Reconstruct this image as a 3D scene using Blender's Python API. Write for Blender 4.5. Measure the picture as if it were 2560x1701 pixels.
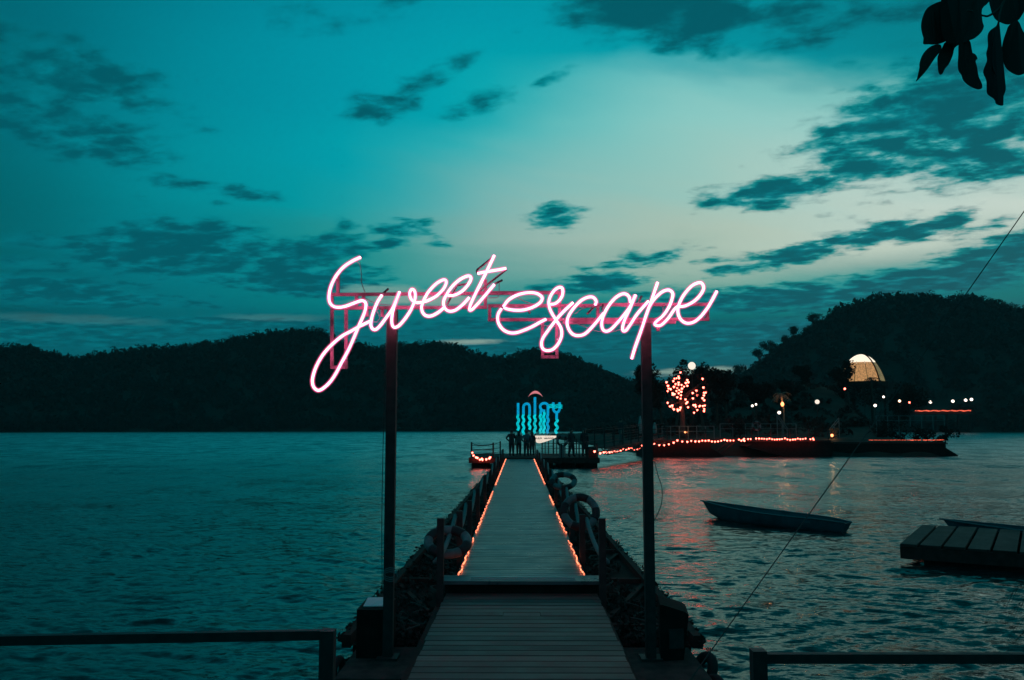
import bpy, bmesh, math, random
import numpy as np
from mathutils import Vector, Matrix

sc = bpy.context.scene
for o in list(bpy.data.objects):
    bpy.data.objects.remove(o)
COL = sc.collection
PI = math.pi
R = math.radians

# ------------------------------------------------------------------ camera
FPX = 2133.3                      # focal length in photograph pixels (30 mm on a 36 mm sensor)
CX, CY = 1280.0, 850.5
CAM = Vector((0.0, 0.0, 2.65))
PITCH = math.atan(212.5 / FPX)
YAW = math.atan(19.0 / FPX)
cam_data = bpy.data.cameras.new('camera')
cam = bpy.data.objects.new('camera', cam_data)
COL.objects.link(cam)
cam.location = CAM
cam.rotation_euler = (PI / 2 + PITCH, 0, YAW)
cam_data.sensor_width = 36
cam_data.lens = 30
cam_data.clip_start = 0.05
cam_data.clip_end = 6000
sc.camera = cam
CR = cam.rotation_euler.to_matrix()


def at(px, py, Y):
    """the point at forward distance Y seen at photograph pixel px, py"""
    d = CR @ Vector(((px - CX) / FPX, -(py - CY) / FPX, -1))
    return CAM + d * (Y / d.y)


K = 2560 / 2360


def at2(px, py, Y):
    return at(px * K, py * K, Y)


def azel(px, py):
    d = (CR @ Vector(((px - CX) / FPX, -(py - CY) / FPX, -1))).normalized()
    return math.degrees(math.atan2(d.x, d.y)), math.degrees(math.asin(d.z))


def lin(c):
    return tuple(((v / 255) / 12.92 if v <= 10 else ((v / 255 + 0.055) / 1.055) ** 2.4) for v in c)


# ------------------------------------------------------------------ node helper
class G:
    def __init__(self, tree):
        self.t = tree
        self.n = tree.nodes
        self.l = tree.links

    def put(self, sock, v):
        if isinstance(v, bpy.types.NodeSocket):
            self.l.new(v, sock)
        else:
            sock.default_value = v

    def math(self, op, a, b=0.0, c=None, clamp=False):
        n = self.n.new('ShaderNodeMath')
        n.operation = op
        n.use_clamp = clamp
        self.put(n.inputs[0], a)
        self.put(n.inputs[1], b)
        if c is not None:
            self.put(n.inputs[2], c)
        return n.outputs[0]

    def vmath(self, op, a, b=None, s=None):
        n = self.n.new('ShaderNodeVectorMath')
        n.operation = op
        self.put(n.inputs[0], a)
        if b is not None:
            self.put(n.inputs[1], b)
        if s is not None:
            self.put(n.inputs['Scale'], s)
        return n.outputs['Value'] if op in ('LENGTH', 'DOT_PRODUCT', 'DISTANCE') else n.outputs['Vector']

    def sep(self, v):
        n = self.n.new('ShaderNodeSeparateXYZ')
        self.put(n.inputs[0], v)
        return n.outputs[0], n.outputs[1], n.outputs[2]

    def comb(self, x, y, z):
        n = self.n.new('ShaderNodeCombineXYZ')
        for i, v in enumerate((x, y, z)):
            self.put(n.inputs[i], v)
        return n.outputs[0]

    def rng(self, v, a, b, c=0.0, d=1.0, smooth=True):
        n = self.n.new('ShaderNodeMapRange')
        n.interpolation_type = 'SMOOTHSTEP' if smooth else 'LINEAR'
        self.put(n.inputs['Value'], v)
        for k, x in zip(('From Min', 'From Max', 'To Min', 'To Max'), (a, b, c, d)):
            self.put(n.inputs[k], x)
        return n.outputs['Result']

    def noise(self, vec, scale, detail=4.0, rough=0.55, distort=0.0, dim='3D'):
        n = self.n.new('ShaderNodeTexNoise')
        n.noise_dimensions = dim
        if vec is not None:
            self.put(n.inputs['Vector'], vec)
        self.put(n.inputs['Scale'], scale)
        n.inputs['Detail'].default_value = detail
        n.inputs['Roughness'].default_value = rough
        n.inputs['Distortion'].default_value = distort
        return n.outputs[0], n.outputs[1]

    def mix(self, f, a, b, mode='MIX'):
        n = self.n.new('ShaderNodeMix')
        n.data_type = 'RGBA'
        n.blend_type = mode
        self.put(n.inputs[0], f)
        self.put(n.inputs[6], a)
        self.put(n.inputs[7], b)
        return n.outputs[2]

    def ramp(self, f, stops, interp='LINEAR'):
        n = self.n.new('ShaderNodeValToRGB')
        cr = n.color_ramp
        cr.interpolation = interp
        stops = sorted(stops)
        cr.elements[0].position = stops[0][0]
        cr.elements[0].color = (*stops[0][1], 1)
        cr.elements[1].position = stops[-1][0]
        cr.elements[1].color = (*stops[-1][1], 1)
        for p, c in stops[1:-1]:
            e = cr.elements.new(p)
            e.color = (*c, 1)
        self.put(n.inputs[0], f)
        return n.outputs[0]

    def mapping(self, vec, loc, rot, scale, kind='TEXTURE'):
        n = self.n.new('ShaderNodeMapping')
        n.vector_type = kind
        self.put(n.inputs['Vector'], vec)
        n.inputs['Location'].default_value = loc
        n.inputs['Rotation'].default_value = rot
        n.inputs['Scale'].default_value = scale
        return n.outputs[0]


# ------------------------------------------------------------------ world: dusk sky with clouds
SUN_AZ, SUN_EL = R(33), R(2.0)
world = bpy.data.worlds.new('World')
sc.world = world
world.use_nodes = True
wt = world.node_tree
wt.nodes.clear()
g = G(wt)
tc = g.n.new('ShaderNodeTexCoord')
dirv = g.vmath('NORMALIZE', tc.outputs['Generated'])
dx, dy, dz = g.sep(dirv)
az = g.math('MULTIPLY', g.math('ARCTAN2', dx, dy), 180 / PI)
el = g.math('MULTIPLY', g.math('ARCSINE', dz), 180 / PI)
uv = g.comb(az, el, 0.0)
YS = (0, 105, 200, 300, 450, 550, 650, 750, 900)
COLS = [
    (0, [(0, 104, 118), (0, 104, 117), (0, 104, 116), (0, 106, 116), (0, 102, 111), (0, 98, 106), (0, 92, 101), (0, 88, 98), (0, 82, 95)]),
    (400, [(0, 128, 145), (0, 133, 149), (0, 136, 151), (0, 141, 153), (0, 138, 148), (0, 130, 140), (0, 118, 128), (0, 106, 117), (0, 92, 106)]),
    (800, [(0, 144, 162), (0, 150, 167), (0, 154, 169), (0, 160, 172), (40, 158, 164), (75, 150, 150), (60, 140, 140), (0, 110, 121), (0, 95, 109)]),
    (1200, [(0, 154, 170), (0, 160, 173), (35, 172, 180), (80, 184, 186), (128, 188, 184), (150, 185, 176), (120, 165, 158), (0, 108, 120), (0, 95, 109)]),
    (1600, [(0, 146, 160), (0, 152, 165), (118, 195, 193), (140, 204, 198), (158, 201, 191), (174, 198, 183), (140, 180, 166), (0, 98, 110), (0, 88, 102)]),
    (2000, [(0, 130, 143), (0, 136, 148), (122, 192, 188), (152, 204, 198), (188, 213, 203), (193, 210, 195), (100, 155, 150), (0, 88, 100), (0, 84, 98)]),
    (2360, [(0, 125, 135), (0, 130, 140), (70, 155, 158), (140, 190, 186), (203, 219, 208), (185, 205, 194), (60, 130, 130), (0, 86, 96), (0, 80, 92)]),
]


def smooth_columns(cols, n=22):
    xs = np.array([c[0] for c in cols], float)
    V = np.array([[lin(v) for v in c[1]] for c in cols])
    V[:, -2] *= 0.80
    V[:, -1] *= 0.86
    out = []
    for x in np.linspace(xs[0], xs[-1], n):
        i = int(min(len(xs) - 2, np.searchsorted(xs, x, 'right') - 1))
        t = (x - xs[i]) / (xs[i + 1] - xs[i])
        p0, p1, p2, p3 = V[max(i - 1, 0)], V[i], V[i + 1], V[min(i + 2, len(xs) - 1)]
        c = .5 * (2 * p1 + (p2 - p0) * t + (2 * p0 - 5 * p1 + 4 * p2 - p3) * t * t + (3 * p1 - p0 - 3 * p2 + p3) * t ** 3)
        out.append((x, [tuple(np.clip(q, 0, 1)) for q in c]))
    return out


EL_MAX = 60.0
inv = g.math('DIVIDE', 1.0, g.math('ADD', g.math('MAXIMUM', dz, 0.0), 0.10))
plane = g.vmath('SCALE', g.comb(dx, dy, 0.0), s=inv)
drift, _ = g.noise(g.mapping(plane, (2.0, 5.0, 0), (0, 0, R(20)), (1.6, 0.8, 1.0)), 1.3, 5, 0.5, 0.4)
el_w = g.math('ADD', el, g.math('MULTIPLY', g.math('SUBTRACT', drift, 0.5), g.rng(el, 4, 18, 0.0, 11.0)))
fe = g.math('DIVIDE', el_w, EL_MAX, clamp=True)
sky = None
prev_az = None
for x, cols in smooth_columns(COLS):
    st = [(max(0.0, azel(x * K, y * K)[1] / EL_MAX), c) for y, c in zip(YS, cols)]
    low = cols[-1]
    st = [(0.0, low)] + st + [(0.75, lin((0, 98, 112))), (1.0, lin((0, 80, 94)))]
    st = [(p, c) for p, c in st]
    r = g.ramp(fe, st)
    a = azel(x * K, 500 * K)[0]
    if sky is None:
        sky = r
    else:
        sky = g.mix(g.rng(az, prev_az, a, smooth=False), sky, r)
    prev_az = a
rear = g.ramp(fe, [(0.0, lin((0, 84, 98))), (0.2, lin((0, 104, 116))), (0.45, lin((0, 112, 126))), (0.75, lin((0, 98, 112))), (1.0, lin((0, 80, 94)))])
sky = g.mix(g.rng(g.math('ABSOLUTE', az), 33, 110), sky, rear)

# clouds live on a flat layer overhead, so they flatten towards the horizon
inv = g.math('DIVIDE', 1.0, g.math('ADD', g.math('MAXIMUM', dz, 0.0), 0.10))
plane = g.vmath('SCALE', g.comb(dx, dy, 0.0), s=inv)
plane = g.mapping(plane, (0, 0, 0), (0, 0, R(-18)), (1.25, 1.0, 1.0))
n1, _ = g.noise(plane, 2.6, 9, 0.58, 0.25)
n2, _ = g.noise(plane, 11.0, 7, 0.58, 0.12)
nn = g.math('ADD', g.math('MULTIPLY', n1, 0.5), g.math('MULTIPLY', n2, 0.5))
BLOBS = [  # x, y, rx, ry (photograph at 2360 wide), tilt in degrees, weight
    (1540, 5, 270, 100, -4, 1.25), (1720, 30, 300, 85, -6, .85), (2050, 20, 260, 60, -4, .7), (1420, 40, 120, 70, 0, .6),
    (700, 45, 170, 50, 0, .42), (950, 20, 170, 50, 0, .45),
    (150, 165, 270, 75, -8, .95), (110, 275, 260, 72, -10, 1.0), (40, 230, 120, 40, -5, .7),
    (985, 185, 235, 30, 26, .80), (880, 245, 130, 40, 14, .85), (1095, 240, 110, 36, 18, .85), (1275, 178, 75, 20, 22, .75),
    (425, 424, 105, 22, -4, .95), (565, 446, 95, 18, -3, .92), (500, 470, 40, 10, 0, .7), (300, 455, 60, 14, 3, .6),
    (400, 575, 210, 72, 3, 1.1), (530, 600, 120, 44, 20, 1.0), (700, 590, 180, 46, 12, 1.0), (180, 560, 200, 22, 3, .7), (120, 615, 200, 20, 2, .7), (760, 555, 60, 30, 25, .85),
    (700, 640, 190, 48, 2, 1.02), (800, 520, 50, 18, -10, .72), (915, 527, 85, 24, 3, .85), (890, 560, 60, 16, 5, .75), (1010, 558, 40, 14, 0, .65),
    (1285, 498, 88, 34, 4, 1.0), 
    (2130, 270, 290, 145, 6, .84), (2300, 330, 270, 105, 0, .88), (2200, 180, 190, 70, 8, .85), (1960, 300, 150, 85, 20, .84), (2000, 385, 190, 42, 5, .84),
    (1800, 440, 175, 36, 5, .92), (1720, 455, 80, 30, 10, .8), (1900, 420, 110, 40, 5, .7),
    (1720, 590, 130, 18, 4, .72), (1850, 580, 220, 26, 9, .95), (2020, 545, 130, 26, 16, .88), (2150, 520, 120, 30, 14, .85), (1480, 600, 180, 26, 9, .72), (2290, 520, 90, 20, 14, .7),
    (1390, 648, 105, 28, 4, .98), (1300, 660, 120, 24, 5, .8),
    (2330, 600, 330, 62, 16, 1.0), (2050, 660, 330, 40, 9, .98), (1750, 690, 380, 36, 2, 1.0),
    (90, 665, 280, 36, 3, .9), (250, 690, 330, 22, 4, .8), (430, 700, 120, 16, 2, .85), (150, 770, 460, 42, 2, .95),
    (700, 760, 460, 36, 2, .92), (1200, 745, 320, 26, 0, .95), (1250, 800, 500, 40, 0, .9), (1900, 780, 700, 60, 0, 1.0),
]
mask = None
for (x, y, rx, ry, rot, wgt) in BLOBS:
    a, e = azel(x * K, y * K)
    deg = K / FPX * 180 / PI
    m = g.mapping(uv, (a, e, 0), (0, 0, R(rot)), (rx * deg * 1.12, ry * deg * 1.15, 1))
    v = g.rng(g.vmath('LENGTH', m), 1.55, 0.1, 0.0, wgt * 1.07)
    mask = v if mask is None else g.math('MAXIMUM', mask, v)
loose = g.rng(az, 40, 90, 0.0, 0.5)
loose = g.math('MAXIMUM', loose, g.rng(az, -40, -90, 0.0, 0.5))
mask = g.math('MAXIMUM', mask, loose)
dens = g.math('ADD', mask, g.math('MULTIPLY', g.math('SUBTRACT', nn, 0.5), 3.0))
cov = g.rng(dens, 0.36, 0.98)
cloud_col = g.ramp(g.math('ADD', g.math('MULTIPLY', dens, 0.62), g.math('MULTIPLY', g.math('SUBTRACT', n2, 0.5), 1.8)), [(0.10, lin((0, 138, 150))), (0.36, lin((0, 113, 125))), (0.72, lin((0, 88, 100)))])
cov = g.math('MULTIPLY', cov, g.rng(el, 46, 34, 0.25, 0.97))
sky = g.mix(cov, sky, cloud_col)
# the dusk light only turns pale where it is bright; the dimmer parts stay pure teal
sr = g.n.new('ShaderNodeSeparateColor')
g.put(sr.inputs[0], sky)
cc = g.n.new('ShaderNodeCombineColor')
g.put(cc.inputs[0], g.math('MULTIPLY', sr.outputs[0], g.rng(sr.outputs[1], lin((0, 120, 0))[1], lin((0, 186, 0))[1])))
g.put(cc.inputs[1], sr.outputs[1])
g.put(cc.inputs[2], sr.outputs[2])
sky = cc.outputs[0]
# pale gaps low over the ridges
for (x, y, rx, ry, s) in [(1010, 692, 190, 12, .75), (1075, 789, 80, 6, .8), (1600, 856, 120, 9, .85), (620, 733, 120, 9, .10), (150, 735, 190, 10, .07), (880, 668, 90, 12, .45), (1240, 835, 160, 5, .0)]:
    a, e = azel(x * K, y * K)
    deg = K / FPX * 180 / PI
    m = g.mapping(uv, (a, e, 0), (0, 0, R(1)), (rx * deg, ry * deg, 1))
    d2 = g.math('ADD', g.vmath('LENGTH', m), g.math('MULTIPLY', g.math('SUBTRACT', nn, 0.5), 3.0))
    sky = g.mix(g.rng(d2, 1.35, 0.3, 0.0, s), sky, (*lin((150, 178, 166)), 1))
nish = g.n.new('ShaderNodeTexSky')
nish.sky_type = 'NISHITA'
nish.sun_disc = False
nish.sun_elevation = SUN_EL
nish.sun_rotation = SUN_AZ
nish.dust_density = 2.0
STRENGTH = 0.06
graded = g.vmath('SCALE', sky, s=1.0 / STRENGTH)
final = g.vmath('ADD', graded, g.vmath('SCALE', nish.outputs[0], s=0.012))
bg = g.n.new('ShaderNodeBackground')
g.put(bg.inputs['Color'], final)
bg.inputs['Strength'].default_value = STRENGTH
wo = g.n.new('ShaderNodeOutputWorld')
g.l.new(bg.outputs[0], wo.inputs['Surface'])
try:
    world.cycles.sampling_method = 'MANUAL'
    world.cycles.sample_map_resolution = 256
except Exception:
    pass

# the sun is already behind the hills on the right: only its last soft afterglow is left
sun_d = bpy.data.lights.new('sun', 'SUN')
sun_d.energy = 0.02
sun_d.angle = R(25)
sun_d.color = (1.0, 0.86, 0.74)
sun = bpy.data.objects.new('sun', sun_d)
COL.objects.link(sun)
sv = Vector((math.sin(SUN_AZ) * math.cos(SUN_EL), math.cos(SUN_AZ) * math.cos(SUN_EL), math.sin(SUN_EL)))
sun.rotation_euler = (-sv).to_track_quat('-Z', 'Y').to_euler()

sc.view_settings.view_transform = 'Standard'
sc.view_settings.look = 'None'
sc.view_settings.exposure = 0.0
sc.view_settings.gamma = 1.0
sc.view_settings.use_curve_mapping = False
sc.render.engine = 'CYCLES'
HAZE = 0.00021
sc.cycles.use_denoising = True
sc.cycles.volume_bounces = 0
sc.cycles.max_bounces = 5
sc.cycles.diffuse_bounces = 2
sc.cycles.glossy_bounces = 3
sc.cycles.transmission_bounces = 3
sc.cycles.sample_clamp_indirect = 6.0
sc.cycles.pixel_filter_type = 'BLACKMAN_HARRIS'
sc.cycles.filter_width = 1.5


# ------------------------------------------------------------------ materials
def material(name):
    m = bpy.data.materials.new(name)
    m.use_nodes = True
    t = m.node_tree
    return m, G(t), t.nodes['Principled BSDF']


def plain(name, col, rough=0.6, metal=0.0, var=0.25, scale=6.0, bump=0.0, rnd=0.0, spec=0.5):
    m, g, p = material(name)
    tcn = g.n.new('ShaderNodeTexCoord')
    f, _ = g.noise(tcn.outputs['Object'], scale, 5, 0.6)
    k = g.rng(f, 0.3, 0.7, 1 - var, 1 + var, smooth=False)
    if rnd:
        oi = g.n.new('ShaderNodeObjectInfo')
        k = g.math('MULTIPLY', k, g.rng(oi.outputs['Random'], 0, 1, 1 - rnd, 1 + rnd, smooth=False))
    c = g.vmath('SCALE', g.comb(*col), s=k)
    g.put(p.inputs['Base Color'], c)
    g.put(p.inputs['Roughness'], g.rng(f, 0.25, 0.75, max(0.04, rough - 0.12), min(1, rough + 0.12), smooth=False))
    p.inputs['Metallic'].default_value = metal
    p.inputs['Specular IOR Level'].default_value = spec
    if bump:
        b = g.n.new('ShaderNodeBump')
        b.inputs['Strength'].default_value = bump
        b.inputs['Distance'].default_value = 0.01
        f2, _ = g.noise(tcn.outputs['Object'], scale * 7, 4, 0.6)
        g.put(b.inputs['Height'], f2)
        g.put(p.inputs['Normal'], b.outputs[0])
    return m


def glow(name, col, strength, base=(0.1, 0.1, 0.1), var=0.0):
    m, g, p = material(name)
    g.put(p.inputs['Base Color'], (*base, 1))
    p.inputs['Emission Color'].default_value = (*col, 1)
    p.inputs['Emission Strength'].default_value = strength
    if var:
        tcn = g.n.new('ShaderNodeTexCoord')
        f, _ = g.noise(tcn.outputs['Object'], 6.0, 3, 0.6)
        g.put(p.inputs['Emission Strength'], g.rng(f, 0.35, 0.65, strength * (1 - var), strength * (1 + var)))
    return m


def plank_material(name, col, rough, spec=0.5):
    m, g, p = material(name)
    tcn = g.n.new('ShaderNodeTexCoord')
    oi = g.n.new('ShaderNodeObjectInfo')
    off = g.vmath('SCALE', g.comb(1.0, 0.37, 0.11), s=g.math('MULTIPLY', oi.outputs['Random'], 40.0))
    v = g.vmath('ADD', tcn.outputs['Object'], off)
    grain = g.mapping(v, (0, 0, 0), (0, 0, 0), (1.6, 26.0, 26.0), 'POINT')
    f, _ = g.noise(grain, 1.0, 5, 0.65)
    st, _ = g.noise(v, 2.2, 4, 0.6)
    k = g.math('MULTIPLY', g.rng(f, 0.25, 0.75, 0.72, 1.28, smooth=False), g.rng(st, 0.3, 0.7, 0.75, 1.2, smooth=False))
    k = g.math('MULTIPLY', k, g.rng(oi.outputs['Random'], 0, 1, 0.55, 1.45, smooth=False))
    g.put(p.inputs['Base Color'], g.vmath('SCALE', g.comb(*col), s=k))
    g.put(p.inputs['Roughness'], g.rng(st, 0.3, 0.7, rough - 0.1, rough + 0.12, smooth=False))
    p.inputs['Specular IOR Level'].default_value = spec
    b = g.n.new('ShaderNodeBump')
    b.inputs['Strength'].default_value = 0.35
    b.inputs['Distance'].default_value = 0.004
    g.put(b.inputs['Height'], f)
    g.put(p.inputs['Normal'], b.outputs[0])
    return m


M = {}
M['deck'] = plank_material('deck_board', (0.078, 0.092, 0.098), 0.34)
M['ramp'] = plank_material('ramp_board', (0.13, 0.062, 0.056), 0.55, .3)
M['raftwood'] = plank_material('raft_board', (0.055, 0.034, 0.03), 0.7, .2)
M['darkwood'] = plain('dark_timber', (0.060, 0.030, 0.027), 0.85, var=0.35, bump=0.3, spec=0.12)
M['black'] = plain('black_plastic', (0.030, 0.014, 0.013), 0.85, var=0.4, spec=0.1)
M['steel'] = plain('dark_painted_steel', (0.048, 0.034, 0.033), 0.6, var=0.3, scale=12, spec=.25)
M['signsteel'] = plain('pink_lit_square_tube', (0.23, 0.09, 0.13), 0.6, var=0.55, scale=9, bump=0.2)  # pink spill of the neon is mixed into the steel's base colour
M['grey_rope'] = plain('grey_rope', (0.16, 0.17, 0.175), 0.8, var=0.2, scale=20)
M['rope'] = plain('dark_rope', (0.05, 0.05, 0.045), 0.9)
M['concrete'] = plain('stained_concrete', (0.065, 0.045, 0.042), 0.95, var=0.5, bump=0.4, spec=.1)
M['paper'] = plain('pale_board', (0.62, 0.62, 0.64), 0.7, var=0.1)
M['white'] = plain('ring_white', (0.17, 0.165, 0.17), 0.6, var=0.35, spec=.3)
M['red'] = plain('ring_red', (0.05, 0.022, 0.024), 0.6, var=0.3, spec=.3)
M['rubber'] = plain('black_rubber', (0.03, 0.022, 0.022), 0.8, var=0.2, spec=0.3)
M['strip'] = plain('bare_aluminium', (0.42, 0.38, 0.38), 0.45, var=0.2)
M['boat'] = plain('teal_boat_paint', (0.012, 0.080, 0.10), 0.45, var=0.35, scale=3, spec=.3)
M['boatrim'] = plain('worn_gunwale_paint', (0.03, 0.11, 0.13), 0.45, var=0.3)
M['leaf'] = plain('leathery_leaf', (0.04, 0.024, 0.02), 0.6, var=0.4, scale=9, spec=.2)
M['neonlit_leaf'] = plain('reddish_leaf', (0.055, 0.018, 0.018), 0.6, var=0.4, scale=9, spec=.2)  # red light of the neon is put into this leaf's colour
M['bark'] = plain('bark', (0.07, 0.055, 0.045), 0.9, var=0.4, bump=0.5)
M['foliage'] = plain('foliage', (0.042, 0.034, 0.030), 0.8, var=0.3, scale=0.6, spec=0.1)
M['hill'] = plain('hill_ground', (0.045, 0.052, 0.044), 0.95, var=0.35, scale=0.05, spec=0.1)
M['ground'] = plain('shore_ground', (0.04, 0.044, 0.036), 0.95, var=0.35, scale=0.4, spec=0.1)
M['skin'] = plain('skin', (0.24, 0.15, 0.11), 0.6, var=0.05)
M['hair'] = plain('black_hair', (0.012, 0.011, 0.011), 0.5)
M['cloth_a'] = plain('dark_cotton', (0.035, 0.035, 0.04), 0.9)
M['cloth_b'] = plain('teal_cotton', (0.03, 0.11, 0.13), 0.9)
M['cloth_c'] = plain('grey_cotton', (0.09, 0.09, 0.09), 0.9)
M['neon'] = glow('pink_neon_gas', (1.0, 0.24, 0.44), 13.0, var=0.2)
M['glass'] = plain('painted_glass', (0.09, 0.05, 0.06), 0.25, var=0.5, scale=30)
M['blue_neon'] = glow('blue_sign_light', lin((0, 150, 198)), 0.92, var=0.12)
M['cyan_neon'] = glow('cyan_sign_light', lin((0, 205, 215)), 0.85, var=0.25)
M['pink_sign'] = glow('pink_sign_light', lin((212, 122, 128)), 1.0)
M['panel'] = glow('lit_cream_panel', lin((236, 218, 200)), 1.0, var=0.1)
M['ink'] = plain('grey_lettering', (0.23, 0.22, 0.2), 0.8)
M['bulb'] = glow('warm_heart_bulb', (1.0, 0.125, 0.085), 11.0)
M['warmbulb'] = glow('cream_bulb', (1.0, 0.55, 0.33), 4.0)
M['whitebulb'] = glow('white_bulb', (1.0, 0.8, 0.68), 3.0)
M['globe'] = glow('cream_globe', (1.0, 0.86, 0.72), 1.05)
M['led'] = glow('orange_rope_light', (1.0, 0.20, 0.09), 2.4, var=0.75)
M['farled'] = glow('red_strip_light', (1.0, 0.13, 0.06), 1.2, var=0.7)
M['dome_bright'] = glow('lit_dome_cap', (1.0, 0.85, 0.66), 1.2)
M['dome_warm'] = glow('lit_canvas_warm', (0.52, 0.26, 0.095), 0.85, var=0.4)
M['dome_olive'] = glow('lit_canvas_olive', (0.20, 0.145, 0.055), 0.85, var=0.5)
M['parasol'] = plain('grey_canvas', (0.3, 0.3, 0.29), 0.9)
M['weed'] = plain('wet_weed', (0.02, 0.024, 0.02), 0.9)
M['metalgrey'] = plain('grey_rail', (0.16, 0.17, 0.17), 0.5)
M['flame'] = glow('orange_flood_lamp', (1.0, 0.28, 0.10), 4.0)


def halo_material():
    # painted glow round the neon tube: emission densest at its middle, fading at its rim
    m, g, p = material('pink_halo_shell')
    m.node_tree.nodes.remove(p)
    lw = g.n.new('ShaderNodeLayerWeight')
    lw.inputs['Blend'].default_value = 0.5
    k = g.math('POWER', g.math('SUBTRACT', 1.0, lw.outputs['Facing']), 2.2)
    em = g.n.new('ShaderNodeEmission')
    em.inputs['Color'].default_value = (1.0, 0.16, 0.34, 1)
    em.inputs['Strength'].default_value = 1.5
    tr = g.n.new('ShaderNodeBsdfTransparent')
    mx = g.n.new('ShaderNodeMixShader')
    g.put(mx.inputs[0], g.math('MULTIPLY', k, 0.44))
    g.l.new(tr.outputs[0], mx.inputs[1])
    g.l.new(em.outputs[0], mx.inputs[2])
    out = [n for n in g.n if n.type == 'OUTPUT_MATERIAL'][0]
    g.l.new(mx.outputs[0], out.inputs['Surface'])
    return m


M['halo'] = halo_material()


def water_material():
    m, g, p = material('lake_water')
    geo = g.n.new('ShaderNodeNewGeometry')
    pos = geo.outputs['Position']
    px_, py_, pz_ = g.sep(pos)
    gust, _ = g.noise(g.mapping(pos, (0, 0, 0), (0, 0, R(8)), (0.05, 0.14, 1), 'POINT'), 1.0, 4, 0.6)
    v1 = g.mapping(pos, (0, 0, 0), (0, 0, R(10)), (4.2, 9.5, 1), 'POINT')
    _, c1 = g.noise(v1, 1.0, 6, 0.66, 0.2)
    v2 = g.mapping(pos, (3, 7, 0), (0, 0, R(-14)), (0.9, 2.6, 1), 'POINT')
    _, c2 = g.noise(v2, 1.0, 3, 0.55, 0.1)
    s1 = g.vmath('SUBTRACT', c1, (0.5, 0.5, 0.5))
    s2 = g.vmath('SUBTRACT', c2, (0.5, 0.5, 0.5))
    far = g.rng(py_, 12, 80, 0.80, 0.62)
    amp = g.math('MULTIPLY', far, g.rng(gust, 0.32, 0.66, 0.65, 1.25))
    s = g.vmath('ADD', g.vmath('SCALE', s1, s=g.math('MULTIPLY', amp, 1.45)), g.vmath('SCALE', s2, s=g.math('MULTIPLY', amp, 0.34)))
    _, c3 = g.noise(g.mapping(pos, (11, 3, 0), (0, 0, R(6)), (0.45, 0.22, 1), 'POINT'), 1.0, 5, 0.68, 0.2)
    s3 = g.vmath('SUBTRACT', c3, (0.5, 0.5, 0.5))
    s = g.vmath('ADD', s, g.vmath('SCALE', s3, s=g.rng(py_, 12, 60, 0.10, 0.85)))
    s = g.vmath('MULTIPLY', s, (0.75, 1.0, 0.0))
    s = g.vmath('ADD', s, g.comb(0.0, g.rng(py_, 8, 60, -0.01, -0.09), 0.0))
    nrm = g.vmath('NORMALIZE', g.vmath('ADD', geo.outputs['Normal'], s))
    # green lake water: a dark body under a surface whose reflections are tinted slightly green
    m.node_tree.nodes.remove(p)
    df = g.n.new('ShaderNodeBsdfDiffuse')
    df.inputs['Color'].default_value = (0.006, 0.020, 0.022, 1)
    gl = g.n.new('ShaderNodeBsdfGlossy')
    gl.inputs['Color'].default_value = (0.95, 1.0, 0.97, 1)
    g.put(gl.inputs['Roughness'], g.rng(py_, 10, 110, 0.12, 0.31))
    g.put(gl.inputs['Normal'], nrm)
    fr = g.n.new('ShaderNodeFresnel')
    fr.inputs['IOR'].default_value = 1.33
    g.put(fr.inputs['Normal'], nrm)
    mx = g.n.new('ShaderNodeMixShader')
    g.l.new(fr.outputs[0], mx.inputs[0])
    g.l.new(df.outputs[0], mx.inputs[1])
    g.l.new(gl.outputs[0], mx.inputs[2])
    out = [n for n in g.n if n.type == 'OUTPUT_MATERIAL'][0]
    g.l.new(mx.outputs[0], out.inputs['Surface'])
    return m


M['water'] = water_material()


# ------------------------------------------------------------------ mesh helper
ORG = {}


def catmull(pts, sub=6, closed=False):
    P = [Vector(p) for p in pts]
    n = len(P)
    out = []
    for i in range(n if closed else n - 1):
        p0 = P[(i - 1) % n] if closed or i > 0 else P[0] * 2 - P[1]
        p1, p2 = P[i], P[(i + 1) % n]
        p3 = P[(i + 2) % n] if closed or i + 2 < n else P[-1] * 2 - P[-2]
        for s in range(sub):
            t = s / sub
            out.append(0.5 * ((2 * p1) + (p2 - p0) * t + (2 * p0 - 5 * p1 + 4 * p2 - p3) * t * t + (3 * p1 - p0 - 3 * p2 + p3) * t ** 3))
    if not closed:
        out.append(P[-1].copy())
    return out


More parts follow.
